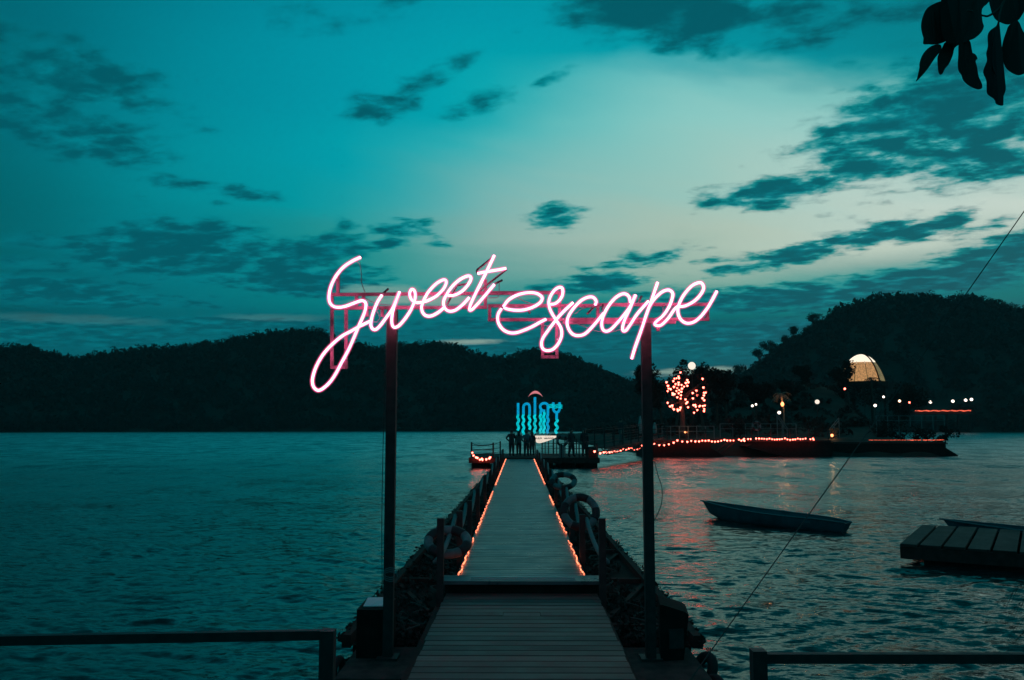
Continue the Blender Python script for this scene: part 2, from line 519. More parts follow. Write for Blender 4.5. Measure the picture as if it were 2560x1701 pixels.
class MB:
    def __init__(self):
        self.v, self.f = [], []

    def box(self, c, s, rz=0.0, rx=0.0, ry=0.0):
        m = Matrix.Rotation(rz, 3, 'Z') @ Matrix.Rotation(ry, 3, 'Y') @ Matrix.Rotation(rx, 3, 'X')
        b = len(self.v)
        c = Vector(c)
        for x in (-1, 1):
            for y in (-1, 1):
                for z in (-1, 1):
                    self.v.append(tuple(c + m @ Vector((x * s[0] / 2, y * s[1] / 2, z * s[2] / 2))))
        for q in ((0, 1, 3, 2), (4, 6, 7, 5), (0, 4, 5, 1), (2, 3, 7, 6), (0, 2, 6, 4), (1, 5, 7, 3)):
            self.f.append(tuple(b + i for i in q))
        return self

    def bb(self, x0, x1, y0, y1, z0, z1):
        return self.box(((x0 + x1) / 2, (y0 + y1) / 2, (z0 + z1) / 2), (abs(x1 - x0), abs(y1 - y0), abs(z1 - z0)))

    def bar(self, a, b, w, h=None, up=(0, 0, 1)):
        """square bar from a to b"""
        a, b = Vector(a), Vector(b)
        h = w if h is None else h
        d = (b - a).normalized()
        u = Vector(up)
        if abs(d.dot(u)) > 0.95:
            u = Vector((0, 1, 0))
        s = d.cross(u).normalized()
        u = s.cross(d).normalized()
        k = len(self.v)
        for p in (a, b):
            for i, j in ((-1, -1), (1, -1), (1, 1), (-1, 1)):
                self.v.append(tuple(p + s * (i * w / 2) + u * (j * h / 2)))
        self.f += [(k, k + 3, k + 2, k + 1), (k + 4, k + 5, k + 6, k + 7)]
        for i in range(4):
            j = (i + 1) % 4
            self.f.append((k + i, k + j, k + 4 + j, k + 4 + i))
        return self

    def tube(self, pts, r, n=8, closed=False, cap=True):
        P = [Vector(p) for p in pts]
        m = len(P)
        rr = r if hasattr(r, '__len__') else [r] * m
        k = len(self.v)
        T = []
        for i in range(m):
            if closed:
                t = P[(i + 1) % m] - P[i - 1]
            else:
                t = P[min(i + 1, m - 1)] - P[max(i - 1, 0)]
            T.append(t.normalized() if t.length > 1e-9 else Vector((0, 0, 1)))
        ref = Vector((0, 0, 1)) if abs(T[0].z) < 0.9 else Vector((1, 0, 0))
        u = T[0].cross(ref).normalized()
        for i in range(m):
            u = (u - T[i] * u.dot(T[i]))
            u = u.normalized() if u.length > 1e-6 else T[i].orthogonal().normalized()
            w = T[i].cross(u)
            for j in range(n):
                a = 2 * PI * j / n
                self.v.append(tuple(P[i] + (u * math.cos(a) + w * math.sin(a)) * rr[i]))
        for i in range(m if closed else m - 1):
            i2 = (i + 1) % m
            for j in range(n):
                j2 = (j + 1) % n
                self.f.append((k + i * n + j, k + i * n + j2, k + i2 * n + j2, k + i2 * n + j))
        if cap and not closed:
            self.f.append(tuple(k + j for j in reversed(range(n))))
            self.f.append(tuple(k + (m - 1) * n + j for j in range(n)))
        return self

    def lathe(self, c, prof, n=12):
        """prof = [(radius, z)] round a vertical axis at c"""
        c = Vector(c)
        k = len(self.v)
        for (r, z) in prof:
            for j in range(n):
                a = 2 * PI * j / n
                self.v.append((c.x + r * math.cos(a), c.y + r * math.sin(a), c.z + z))
        for i in range(len(prof) - 1):
            for j in range(n):
                j2 = (j + 1) % n
                self.f.append((k + i * n + j, k + i * n + j2, k + (i + 1) * n + j2, k + (i + 1) * n + j))
        self.f.append(tuple(k + j for j in reversed(range(n))))
        self.f.append(tuple(k + (len(prof) - 1) * n + j for j in range(n)))
        return self

    def ball(self, c, r, n=12, sz=1.0):
        prof = [(r * math.sin(PI * i / 8) if 0 < i < 8 else r * 0.02, -r * sz * math.cos(PI * i / 8)) for i in range(9)]
        return self.lathe(c, prof, n)

    def prism(self, poly, depth):
        """poly: list of 3D points (planar), extruded by vector depth"""
        k = len(self.v)
        n = len(poly)
        dv = Vector(depth)
        for p in poly:
            self.v.append(tuple(Vector(p)))
        for p in poly:
            self.v.append(tuple(Vector(p) + dv))
        self.f.append(tuple(range(k, k + n)))
        self.f.append(tuple(reversed(range(k + n, k + 2 * n))))
        for i in range(n):
            j = (i + 1) % n
            self.f.append((k + i, k + n + i, k + n + j, k + j))
        return self

    def mesh(self, name, mat, org=(0, 0, 0), smooth=False):
        me = bpy.data.meshes.new(name)
        ox, oy, oz = org
        me.from_pydata([(x - ox, y - oy, z - oz) for x, y, z in self.v], [], self.f)
        me.materials.append(mat)
        me.update()
        if smooth:
            me.shade_smooth()
        return me

    def build(self, name, mat, parent=None, origin=None, smooth=False):
        if parent is not None:
            org = ORG[parent.name]
        else:
            org = tuple(origin) if origin is not None else (0.0, 0.0, 0.0)
        me = self.mesh(name, mat, org, smooth)
        o = bpy.data.objects.new(name, me)
        COL.objects.link(o)
        if parent is not None:
            o.parent = parent
        else:
            o.location = org
        ORG[o.name] = org
        return o


def inst(name, me, parent, pos, rot=(0, 0, 0), scale=(1, 1, 1)):
    o = bpy.data.objects.new(name, me)
    COL.objects.link(o)
    o.parent = parent
    o.location = Vector(pos) - Vector(ORG[parent.name])
    o.rotation_euler = rot
    o.scale = scale
    ORG[o.name] = tuple(pos)
    return o


def tag(o, label=None, cat=None, group=None, kind=None):
    if label:
        o['label'] = label
    if cat:
        o['category'] = cat
    if group:
        o['group'] = group
    if kind:
        o['kind'] = kind
    return o


def thing(name, label, cat, loc=(0, 0, 0), group=None):
    o = bpy.data.objects.new(name, None)
    COL.objects.link(o)
    o.empty_display_size = 0.2
    o.location = loc
    ORG[o.name] = tuple(loc)
    return tag(o, label, cat, group)


def copy_tree(src, parent=None):
    c = src.copy()
    COL.objects.link(c)
    if parent is not None:
        c.parent = parent
    ORG[c.name] = ORG[src.name]
    for ch in list(src.children):
        copy_tree(ch, c)
    return c


rnd = random.Random(7)
nrs = np.random.RandomState(5)


def raw_mesh(name, verts, faces, mat, smooth=False):
    """verts (n,3) array, faces (m,k) array"""
    me = bpy.data.meshes.new(name)
    verts = np.asarray(verts, dtype=np.float32)
    faces = np.asarray(faces, dtype=np.int32)
    m, k = faces.shape
    me.vertices.add(len(verts))
    me.vertices.foreach_set('co', verts.ravel())
    me.loops.add(m * k)
    me.loops.foreach_set('vertex_index', faces.ravel())
    me.polygons.add(m)
    me.polygons.foreach_set('loop_start', np.arange(0, m * k, k, dtype=np.int32))
    me.polygons.foreach_set('loop_total', np.full(m, k, dtype=np.int32))
    me.materials.append(mat)
    me.update(calc_edges=True)
    if smooth:
        me.shade_smooth()
    return me


def leaf_cloud(centers, radii, count, size, seed, flat=0.75):
    """many small leaf-sized quads spread through blobs; returns verts, faces"""
    rs = np.random.RandomState(seed)
    centers = np.asarray(centers, float)
    radii = np.asarray(radii, float)
    n = len(centers) * count
    ci = np.repeat(np.arange(len(centers)), count)
    d = rs.normal(size=(n, 3))
    d /= np.linalg.norm(d, axis=1)[:, None]
    rad = rs.uniform(0.25, 1.0, n) ** 0.6
    p = centers[ci] + d * (rad * radii[ci])[:, None] * np.array([1, 1, flat])
    a = rs.normal(size=(n, 3))
    a /= np.linalg.norm(a, axis=1)[:, None]
    b = np.cross(a, rs.normal(size=(n, 3)))
    b /= np.linalg.norm(b, axis=1)[:, None]
    s = (size if np.isscalar(size) else np.asarray(size)[ci]) * rs.uniform(0.6, 1.4, n)
    a *= s[:, None]
    b *= (s * 0.6)[:, None]
    v = np.stack([p - a, p - b * 0.9, p + a, p + b * 0.9], 1).reshape(-1, 3)
    f = np.arange(n * 4).reshape(-1, 4)
    return v, f


# ================================================================== LARGE STRUCTURE
# ------------------------------------------------------------------ lake
def build_water():
    rows = [0.6]
    while rows[-1] < 4200:
        D = rows[-1]
        if D < 5:
            s = 0.5
        else:
            s = max(0.035, 0.62 * D * D / (853 * 2.65))
        rows.append(D + min(s, D * 0.12 + 0.3))
    rows = np.array(rows)
    core = np.linspace(-36, 36, 620)
    step = core[1] - core[0]
    out = [36.0]
    s = step
    while out[-1] < 180:
        s *= 1.13
        out.append(out[-1] + min(s, 8))
    side = np.array(out[1:])
    side = side[side < 180]
    angs = np.radians(np.concatenate([-side[::-1], core, side]))
    A, D = np.meshgrid(angs, rows)
    X = np.sin(A) * D
    Y = np.cos(A) * D
    dD = np.gradient(rows)[:, None] * np.ones_like(A)
    dA = D * np.gradient(angs)[None, :]
    sp = np.maximum(dD, dA * 0.6)
    H = np.zeros_like(X)
    rs = np.random.RandomState(3)
    gust = 0.75 + 0.25 * np.sin(X * 0.11 + 1.3 * np.sin(Y * 0.09)) * np.sin(Y * 0.17 + X * 0.05)
    wx = X + 0.5 * np.sin(Y * 0.8 + 0.3 * X) + 0.25 * np.sin(1.7 * X - 0.9 * Y)
    wy = Y + 0.35 * np.sin(X * 0.9 + 0.5 * Y) + 0.2 * np.sin(2.1 * X + 1.1)
    for i in range(64):
        lam = math.exp(rs.uniform(math.log(0.20), math.log(1.15)))
        th = rs.normal(0, 0.55) + 0.12
        kx, ky = math.sin(th) * 2 * PI / lam, math.cos(th) * 2 * PI / lam
        slope = 0.023
        att = np.clip((lam / sp - 2.2) / 2.5, 0, 1)
        H += att * slope * lam / (2 * PI) * np.sin(kx * wx + ky * wy + rs.uniform(0, 6.28))
    for lam, th, ph in ((3.1, .25, 0.4), (4.4, -.3, 2.0), (2.3, .5, 4.0), (6.5, .1, 1.0)):
        att = np.clip((lam / sp - 2.2) / 2.5, 0, 1)
        H += att * 0.016 * lam / (2 * PI) * np.sin(2 * PI / lam * (math.sin(th) * wx + math.cos(th) * wy) + ph)
    H *= gust
    v = np.stack([X, Y, H], -1).reshape(-1, 3)
    nr, nc = X.shape
    i = np.arange(nr - 1)[:, None] * nc + np.arange(nc - 1)[None, :]
    f = np.stack([i, i + 1, i + 1 + nc, i + nc], -1).reshape(-1, 4)
    o = bpy.data.objects.new('water', raw_mesh('water', v, f, M['water'], True))
    COL.objects.link(o)
    tag(o, kind='structure')


build_water()

# ------------------------------------------------------------------ hills and forest
PROFILE = [(-800, 800), (-400, 760), (-100, 780), (0, 792), (60, 795), (120, 814), (175, 824), (250, 810), (330, 797), (400, 797), (480, 787), (560, 772), (640, 762), (700, 756),
           (740, 757), (760, 767), (800, 786), (870, 801), (905, 791), (960, 788), (1000, 788), (1050, 791), (1090, 806), (1130, 823), (1170, 820), (1200, 811), (1235, 803),
           (1270, 806), (1310, 815), (1350, 833), (1400, 857), (1440, 872), (1500, 880), (1560, 890), (1640, 884), (1690, 864), (1720, 853), (1760, 823), (1800, 793),
           (1850, 762), (1900, 728), (1940, 703), (1970, 692), (2010, 682), (2080, 674), (2150, 677), (2172, 685), (2200, 682), (2240, 678), (2300, 692), (2340, 702), (2365, 714),
           (2450, 745), (2600, 790), (2800, 800), (3200, 760)]
SHORE, RIDGE = 352.0, 455.0
p_az = np.array([azel(x * K, y * K)[0] for x, y in PROFILE])
p_z = np.array([at2(x, y, RIDGE * math.cos(math.radians(a))).z for (x, y), a in zip(PROFILE, p_az)])


def ridge_z(a):
    return np.interp(a, p_az, p_z, left=45, right=60)


def hill_h(a, D):
    t = np.clip((D - SHORE) / (RIDGE - SHORE), 0, 1)
    return (ridge_z(a) - 4.5) * (1 - (1 - t) ** 1.6) * np.clip((D - SHORE) / 6, 0, 1) - 0.3 * (1 - np.clip((D - SHORE) / 6, 0, 1))


def build_hills():
    angs = np.linspace(-180, 180, 1441)
    Ds = np.array([SHORE - 6, SHORE, SHORE + 4, SHORE + 10, SHORE + 20, SHORE + 35, SHORE + 50, SHORE + 65, SHORE + 80, SHORE + 95, RIDGE, RIDGE + 40, RIDGE + 120, RIDGE + 300])
    A, D = np.meshgrid(angs, Ds)
    H = hill_h(A, np.minimum(D, RIDGE))
    H = np.where(D > RIDGE, H - (D - RIDGE) * 0.18, H)
    H = np.where(D < SHORE, -1.5, H)
    H += np.where(D > SHORE + 5, 0.8 * np.sin(A * 3.1) * np.sin(D * 0.13 + A), 0)
    v = np.stack([np.sin(np.radians(A)) * D, np.cos(np.radians(A)) * D, H], -1).reshape(-1, 3)
    nr, nc = A.shape
    i = np.arange(nr - 1)[:, None] * nc + np.arange(nc - 1)[None, :]
    f = np.stack([i, i + 1, i + 1 + nc, i + nc], -1).reshape(-1, 4)
    o = bpy.data.objects.new('hills', raw_mesh('hills', v, f, M['hill'], True))
    COL.objects.link(o)
    tag(o, kind='structure')
    # forest: crowns along the ridge make the ragged skyline, more down the slopes
    rs = np.random.RandomState(11)
    c, r, s = [], [], []
    a = -48.0
    while a < 48:
        a += rs.uniform(0.05, 0.17)
        D = RIDGE + rs.uniform(-14, 4)
        top = ridge_z(a) * D / RIDGE + rs.normal(0, 0.6) + (2.2 * rs.uniform() if rs.uniform() < 0.10 else 0)
        rad = rs.uniform(0.9, 2.3) * (1.35 if a > 14 else 1.0)
        x, y = math.sin(math.radians(a)) * D, math.cos(math.radians(a)) * D
        c.append((x, y, top - rad * 0.75)); r.append(rad); s.append(0.46)
        c.append((x + rs.normal() * 1.5, y, top - rad * 0.75 - 2.0)); r.append(rad * 1.1); s.append(0.8)
        c.append((x + rs.normal() * 1.5, y - 3, top - rad * 0.75 - 3.6)); r.append(rad * 1.2); s.append(0.9)
    for _ in range(2600):
        a = rs.uniform(-40, 40)
        D = SHORE + 4 + (RIDGE - SHORE - 14) * rs.uniform() ** 0.9
        h = hill_h(np.array(a), np.array(D))
        rad = rs.uniform(2.2, 4.2)
        c.append((math.sin(math.radians(a)) * D, math.cos(math.radians(a)) * D, float(h) + rad * 0.6)); r.append(rad); s.append(1.3)
    for _ in range(900):
        a = rs.uniform(-42, 42)
        D = SHORE + rs.uniform(1.5, 9)
        rad = rs.uniform(1.6, 3.4)
        c.append((math.sin(math.radians(a)) * D, math.cos(math.radians(a)) * D, rad * 0.55 + (D - SHORE) * .3)); r.append(rad); s.append(1.0)
    v, f = leaf_cloud(c, r, 26, s, 4, 0.8)
    o = bpy.data.objects.new('forest', raw_mesh('forest', v, f, M['foliage']))
    COL.objects.link(o)
    tag(o, 'dark dense forest covering the hills across the lake', kind='stuff')


build_hills()


# ------------------------------------------------------------------ peninsula
def pen_h(x, y):
    """height of the wooded point on the right"""
    left = 11.5 - (y - 74) * 0.05
    right = 36.0 + (y - 74) * 0.22
    e = np.minimum(np.minimum((x - left) / 2.0, (right - x) / 3.0), np.minimum((y - 74.0) / 2.0, (190 - y) / 20))
    e = np.clip(e, -1, 1)
    mound = 7.2 * np.exp(-(((x - 39) / 15.0) ** 2 + ((y - 122) / 24.0) ** 2)) + 1.0 * np.exp(-(((x - 22) / 12) ** 2 + ((y - 95) / 18) ** 2))
    return np.where(e > 0, (1.0 + mound) * np.clip(e, 0, 1) ** 0.5, e * 1.5)


def build_peninsula():
    xs = np.linspace(4, 75, 110)
    ys = np.linspace(70, 195, 120)
    X, Y = np.meshgrid(xs, ys)
    H = pen_h(X, Y) + 0.12 * np.sin(X * 1.7) * np.sin(Y * 1.3)
    v = np.stack([X, Y, H], -1).reshape(-1, 3)
    nr, nc = X.shape
    i = np.arange(nr - 1)[:, None] * nc + np.arange(nc - 1)[None, :]
    f = np.stack([i, i + 1, i + 1 + nc, i + nc], -1).reshape(-1, 4)
    o = bpy.data.objects.new('shore', raw_mesh('shore', v, f, M['ground'], True))
    COL.objects.link(o)
    tag(o, kind='structure')
    rs = np.random.RandomState(21)
    c, r, s = [], [], []
    for _ in range(900):
        x, y = rs.uniform(12, 60), rs.uniform(82, 170)
        h = float(pen_h(np.array(x), np.array(y)))
        if h < 0.6:
            continue
        px = CX + (x / y) * FPX
        rad = rs.uniform(0.5, 1.2)
        if abs(x - 38.5) < 8 and y < 116:
            rad = min(rad, 0.6)
        c.append((x, y, h + rad * 0.4)); r.append(rad); s.append(0.28)
    v, f = leaf_cloud(c, r, 22, s, 9, 0.7)
    o = bpy.data.objects.new('undergrowth', raw_mesh('undergrowth', v, f, M['foliage']))
    COL.objects.link(o)
    tag(o, 'low dark undergrowth covering the point on the right', kind='stuff')


build_peninsula()

# quay under the camera
MB().bb(-14, 14, -7, 5.15, -1.5, 0.42).build('quay', M['concrete']).update_tag()
tag(bpy.data.objects['quay'], kind='structure')


# ================================================================== FLOATING WALKWAY
XC = 0.02
ZD = 0.55
ZL = 0.43
DECK_END = 53.0


def plank_mesh(name, w, d, h, mat):
    """chamfered board, long in x"""
    bm = bmesh.new()
    bmesh.ops.create_cube(bm, size=1)
    bmesh.ops.scale(bm, vec=(w, d, h), verts=bm.verts)
    ed = [e for e in bm.edges if abs(e.verts[0].co.x - e.verts[1].co.x) > 0.1 and e.verts[0].co.z > 0]
    bmesh.ops.bevel(bm, geom=ed, offset=0.006, segments=1, affect='EDGES')
    me = bpy.data.meshes.new(name)
    bm.to_mesh(me)
    bm.free()
    me.materials.append(mat)
    return me


walk = thing('floating_walkway', 'long plank walkway floating out over the lake beneath the neon sign', 'pier', (XC, 12, 0))
pm = plank_mesh('plank', 1.80, 0.136, 0.035, M['deck'])
y = 12.05
i = 0
while y < DECK_END and i < 285:
    inst('plank', pm, walk, (XC + rnd.uniform(-.006, .006), y, ZD - 0.0175 + rnd.uniform(-.002, .002)), (rnd.uniform(-.006, .006), rnd.uniform(-.0015, .0015), rnd.uniform(-.001, .001)))
    y += 0.1525
    i += 1
for s in (-1, 1):
    MB().bb(XC + s * 0.84, XC + s * 0.93, 11.9, DECK_END, 0.36, ZD - 0.045).build('side_beam', M['darkwood'], walk)
    # outer float beam narrows a little toward the far end
    a = Vector((XC + s * 1.98, 9.9, 0.22))
    b = Vector((XC + s * 1.40, DECK_END + 1, 0.22))
    MB().bar(a, b, 0.10, 0.14).build('outer_beam', M['darkwood'], walk)
    MB().bar(a + Vector((-s * .5, 0, -.14)), b + Vector((-s * .25, 0, -.14)), 0.85, 0.2).build('pontoon', M['black'], walk)
    n = 14
    for k in range(n):
        y = 10.6 + k * 3.1
        xo = 1.98 - (y - 9.9) / 44 * 0.55
        MB().bb(XC + s * 0.95, XC + s * (xo - 0.06), y, y + 0.09, 0.17, 0.25).build('cross_beam', M['darkwood'], walk)
        if k < 6:
            MB().bar((XC + s * 1.0, y + 0.2, 0.21), (XC + s * (xo - 0.1), y + 2.8, 0.21), 0.07, 0.05).build('brace', M['darkwood'], walk)
    # weed and frayed net along the outer edge
    rs = np.random.RandomState(31 + s)
    c, r = [], []
    for k in range(420):
        t = rs.uniform() ** 1.5
        p = a.lerp(b, t)
        c.append((p.x + s * 0.05 + rs.normal() * .02, p.y, 0.24 + rs.normal() * 0.03)); r.append(rs.uniform(0.02, 0.07))
    v, f = leaf_cloud(c, r, 9, 0.028, 5 + s, 0.9)
    w = MB(); w.v = [tuple(q) for q in v]; w.f = [tuple(q) for q in f]
    tag(w.build('weed_fringe', M['weed'], walk), kind='stuff')
    # heaped nets and ropes lying on the side floats
    c, r = [], []
    for k in range(230):
        y = 9.9 + 36 * rs.uniform() ** 1.7
        xo = 1.98 - (y - 9.9) / 44 * 0.55
        c.append((XC + s * rs.uniform(1.05, xo - .08), y, 0.19 + rs.uniform(0, .07))); r.append(rs.uniform(0.07, 0.24))
    v, f = leaf_cloud(c, r, 34, 0.035, 15 + s, 0.4)
    w = MB(); w.v = [tuple(q) for q in v]; w.f = [tuple(q) for q in f]
    tag(w.build('heaped_net', M['weed'], walk), kind='stuff')
    for k in range(9):
        y = 10.3 + k * 2.1
        x0 = XC + s * rs.uniform(1.15, 1.6)
        pts = [(x0 + .16 * math.sin(q * 1.1 + k), y + q * .16, .25 + .02 * math.sin(q * 2.3)) for q in range(11)]
        MB().tube(catmull(pts, 3), 0.014, 6).build('loose_rope', M['rope'], walk, smooth=True)
for k in range(14):
    y = 12.6 + k * 3.0
    MB().bb(XC - 0.8, XC + 0.8, y, y + 1.1, -0.15, 0.33).build('float_drum', M['black'], walk)

# threshold board and ramp
step = thing('threshold_board', 'raised step board with two bare metal strips across the walkway start', 'step', (XC, 11.7, 0.44))
MB().bb(XC - 1.07, XC + 1.10, 11.52, 11.96, ZD + 0.004, ZD + 0.05).build('board', M['deck'], step)
MB().bb(XC - 1.02, XC + 1.04, 11.66, 11.74, 0.36, ZD).build('riser', M['darkwood'], step)
for k, yy in enumerate((11.60, 11.74)):
    MB().bb(XC - 0.68, XC + 0.72, yy, yy + 0.035, ZD + 0.052, ZD + 0.060).build('metal_strip', M['strip'], step)

ramp = thing('entry_ramp', 'wide plank landing in the foreground leading to the walkway step', 'walkway', (XC, 8, 0))
pr = plank_mesh('plank', 2.0, 0.176, 0.035, M['ramp'])
y = 5.35
while y < 11.6:
    if abs(y - 10.3) < 0.1:
        for (x0, x1, mt) in ((-1.0, -0.22, pr), (-0.215, 0.22, pr), (0.225, 1.0, pr)):
            inst('plank', mt, ramp, (XC + (x0 + x1) / 2, y, ZL - 0.0175 + rnd.uniform(-.004, .004)), (0, 0, 0), ((x1 - x0) / 2.0, 1, 1))
    else:
        inst('plank', pr, ramp, (XC + rnd.uniform(-.01, .01), y, ZL - 0.0175 + rnd.uniform(-.002, .002)), (rnd.uniform(-.008, .008), 0, rnd.uniform(-.002, .002)))
    y += 0.192
for s in (-1, 1):
    MB().bb(XC + s * 0.90, XC + s * 0.985, 5.3, 11.6, 0.2, ZL - 0.045).build('side_beam', M['darkwood'], ramp)

# railings of posts and thick sagging ropes
POST_Y = [11.4, 13.9, 16.6, 19.8, 23.8, 28.2, 33.0, 38.2, 43.8, 49.5]
for s, side in ((-1, 'left'), (1, 'right')):
    rl = thing('rope_railing', f'thick grey ropes sagging between short dark posts along walkway {side} edge', 'railing', (XC + s, 11.4, ZD), 'rope railings of the walkway')
    tops = []
    for k, y in enumerate(POST_Y):
        h = 0.88 if k == 0 else 0.68 + 0.05 * math.sin(k * 2.3 + s)
        x = XC + s * (1.06 if k == 0 else 0.98)
        MB().bb(x - .045, x + .045, y - .045, y + .045, 0.2, ZD + h).build('post', M['steel'], rl)
        tops.append(Vector((x + s * .02, y, ZD + h * (0.36 if k == 0 else 0.9))))
    for k in range(len(tops) - 1):
        a, b = tops[k], tops[k + 1]
        sag = 0.30 if k else 0.12
        pts = [a.lerp(b, t / 10) + Vector((s * 0.05, 0, -sag * 4 * (t / 10) * (1 - t / 10))) for t in range(11)]
        MB().tube(pts, 0.034, 7).build('rope', M['grey_rope'], rl, smooth=True)


# life rings
def life_ring(label, pos, rot, rad=0.30, group='life rings on the walkway'):
    t = thing('life_ring', label, 'life ring', pos, group)
    minor = rad * 0.24
    rm = Matrix(rot.to_matrix())
    pts = [Vector(pos) + rm @ Vector((math.cos(a) * rad, math.sin(a) * rad, 0)) for a in np.linspace(0, 2 * PI, 33)[:-1]]
    MB().tube(pts, minor, 10, closed=True).build('ring', M['white'], t, smooth=True)
    for q in range(4):
        a0 = q * PI / 2 + 0.3
        pp = [Vector(pos) + rm @ Vector((math.cos(a) * rad, math.sin(a) * rad, 0)) for a in np.linspace(a0, a0 + 0.75, 7)]
        MB().tube(pp, minor + 0.004, 10).build('band', M['red'], t, smooth=True)
    return t


from mathutils import Euler
life_ring('striped life ring leaning against the left rope railing near the step', at(1120, 1355, 12.9), Euler((R(28), R(-8), R(20))), 0.29)
life_ring('striped life ring hung upright on the right rope railing', at(1450, 1280, 14.6), Euler((R(48), R(40), R(-30))), 0.27)
life_ring('small pale life ring further along the right rope railing', at(1408, 1203, 23.0), Euler((R(30), R(10), R(-20))), 0.30)

# rope lights along both deck edges
for s, side, segs in ((-1, 'left', [(12.0, 14.8), (15.1, 16.0), (16.8, 22.4), (22.9, 27.2), (30, 52.6)]), (1, 'right', [(12.0, 15.6), (16.6, 20.7), (22.6, 25.6), (30.5, 52.6)])):
    t = thing('rope_light', f'glowing orange rope light laid along the {side} edge of the planks', 'rope light', (XC + s * .86, 11.5, ZD), 'orange rope lights on the walkway')
    for (y0, y1) in segs:
        n = max(4, int((y1 - y0) / 0.22))
        pts = [Vector((XC + s * (0.865 + 0.014 * math.sin(q * 1.9) + rnd.uniform(-.008, .008)), y0 + (y1 - y0) * q / n, ZD + 0.022 + rnd.uniform(0, .012))) for q in range(n + 1)]
        MB().tube(pts, [0.0065 + 0.00015 * p.y + rnd.uniform(0, .003) for p in pts], 6).build('light_tube', M['led'], t, smooth=True)

# ================================================================== NEON SIGN
SD = 9.2                                        # distance of the sign


def sa(x, y, off=0.0):                          # first sign crop
    return at(760 + x * .2551, 600 + y * .2551, SD + off)


def sb(x, y, off=0.0):                          # second sign crop
    return at(1200 + x * .2754, 600 + y * .2754, SD + off)


pl_top = at(982, 776, SD + .08)
pr_top = at(1614, 809, SD + .08)
sign = thing('neon_sign', 'pink neon script sign spelling Sweet escape on two tall dark poles', 'neon sign', (XC, SD, 0.2))
for p in (pl_top, pr_top):
    MB().bb(p.x - .052, p.x + .052, SD + .028, SD + .132, 0.2, p.z).build('pole', M['steel'], sign)
    MB().bb(p.x - .11, p.x + .11, SD - .03, SD + .19, 0.2, 0.225).build('base_plate', M['steel'], sign)
FW = 0.034


def fbar(f, a, b, off=0.05, w=FW):
    MB().bar(f(*a, off), f(*b, off), w, w, up=(0, 1, 0)).build('frame_bar', M['signsteel'], sign)


fbar(sa, (262, 537), (2130, 523)); fbar(sb, (-30, 482), (735, 480), .053)
fbar(sa, (262, 672), (530, 668)); fbar(sa, (530, 668), (1795, 662), .047)
fbar(sa, (275, 552), (275, 657), .052); fbar(sa, (515, 550), (515, 655), .052); fbar(sa, (583, 552), (583, 655), .052)
fbar(sa, (275, 686), (275, 1238), .05); fbar(sa, (413, 686), (413, 1238), .05); fbar(sa, (262, 1250), (430, 1250), .05)
fbar(sa, (333, 345), (333, 524), .052); fbar(sa, (1778, 390), (1778, 508), .052); fbar(sa, (1778, 540), (1778, 648), .052)
fbar(sa, (618, 680), (618, 755), .05); fbar(sa, (768, 680), (768, 755), .05)
fbar(sb, (72, 600), (1060, 598), .05); fbar(sb, (1060, 590), (2085, 586), .05)
fbar(sb, (88, 612), (88, 712), .052); fbar(sb, (72, 726), (2080, 722), .05)
fbar(sb, (1070, 603), (1070, 712), .054); fbar(sb, (2062, 600), (2062, 710), .054)
fbar(sb, (722, 494), (722, 586), .054); fbar(sb, (722, 612), (722, 712), .054)
fbar(sb, (567, 740), (567, 1052), .05); fbar(sb, (697, 765), (697, 1052), .05); fbar(sb, (553, 1064), (712, 1064), .05)
fbar(sb, (750, 752), (1775, 748), .05); fbar(sb, (1615, 764), (1615, 830), .05)
fbar(sb, (1340, 602), (1340, 712), .054, .028)

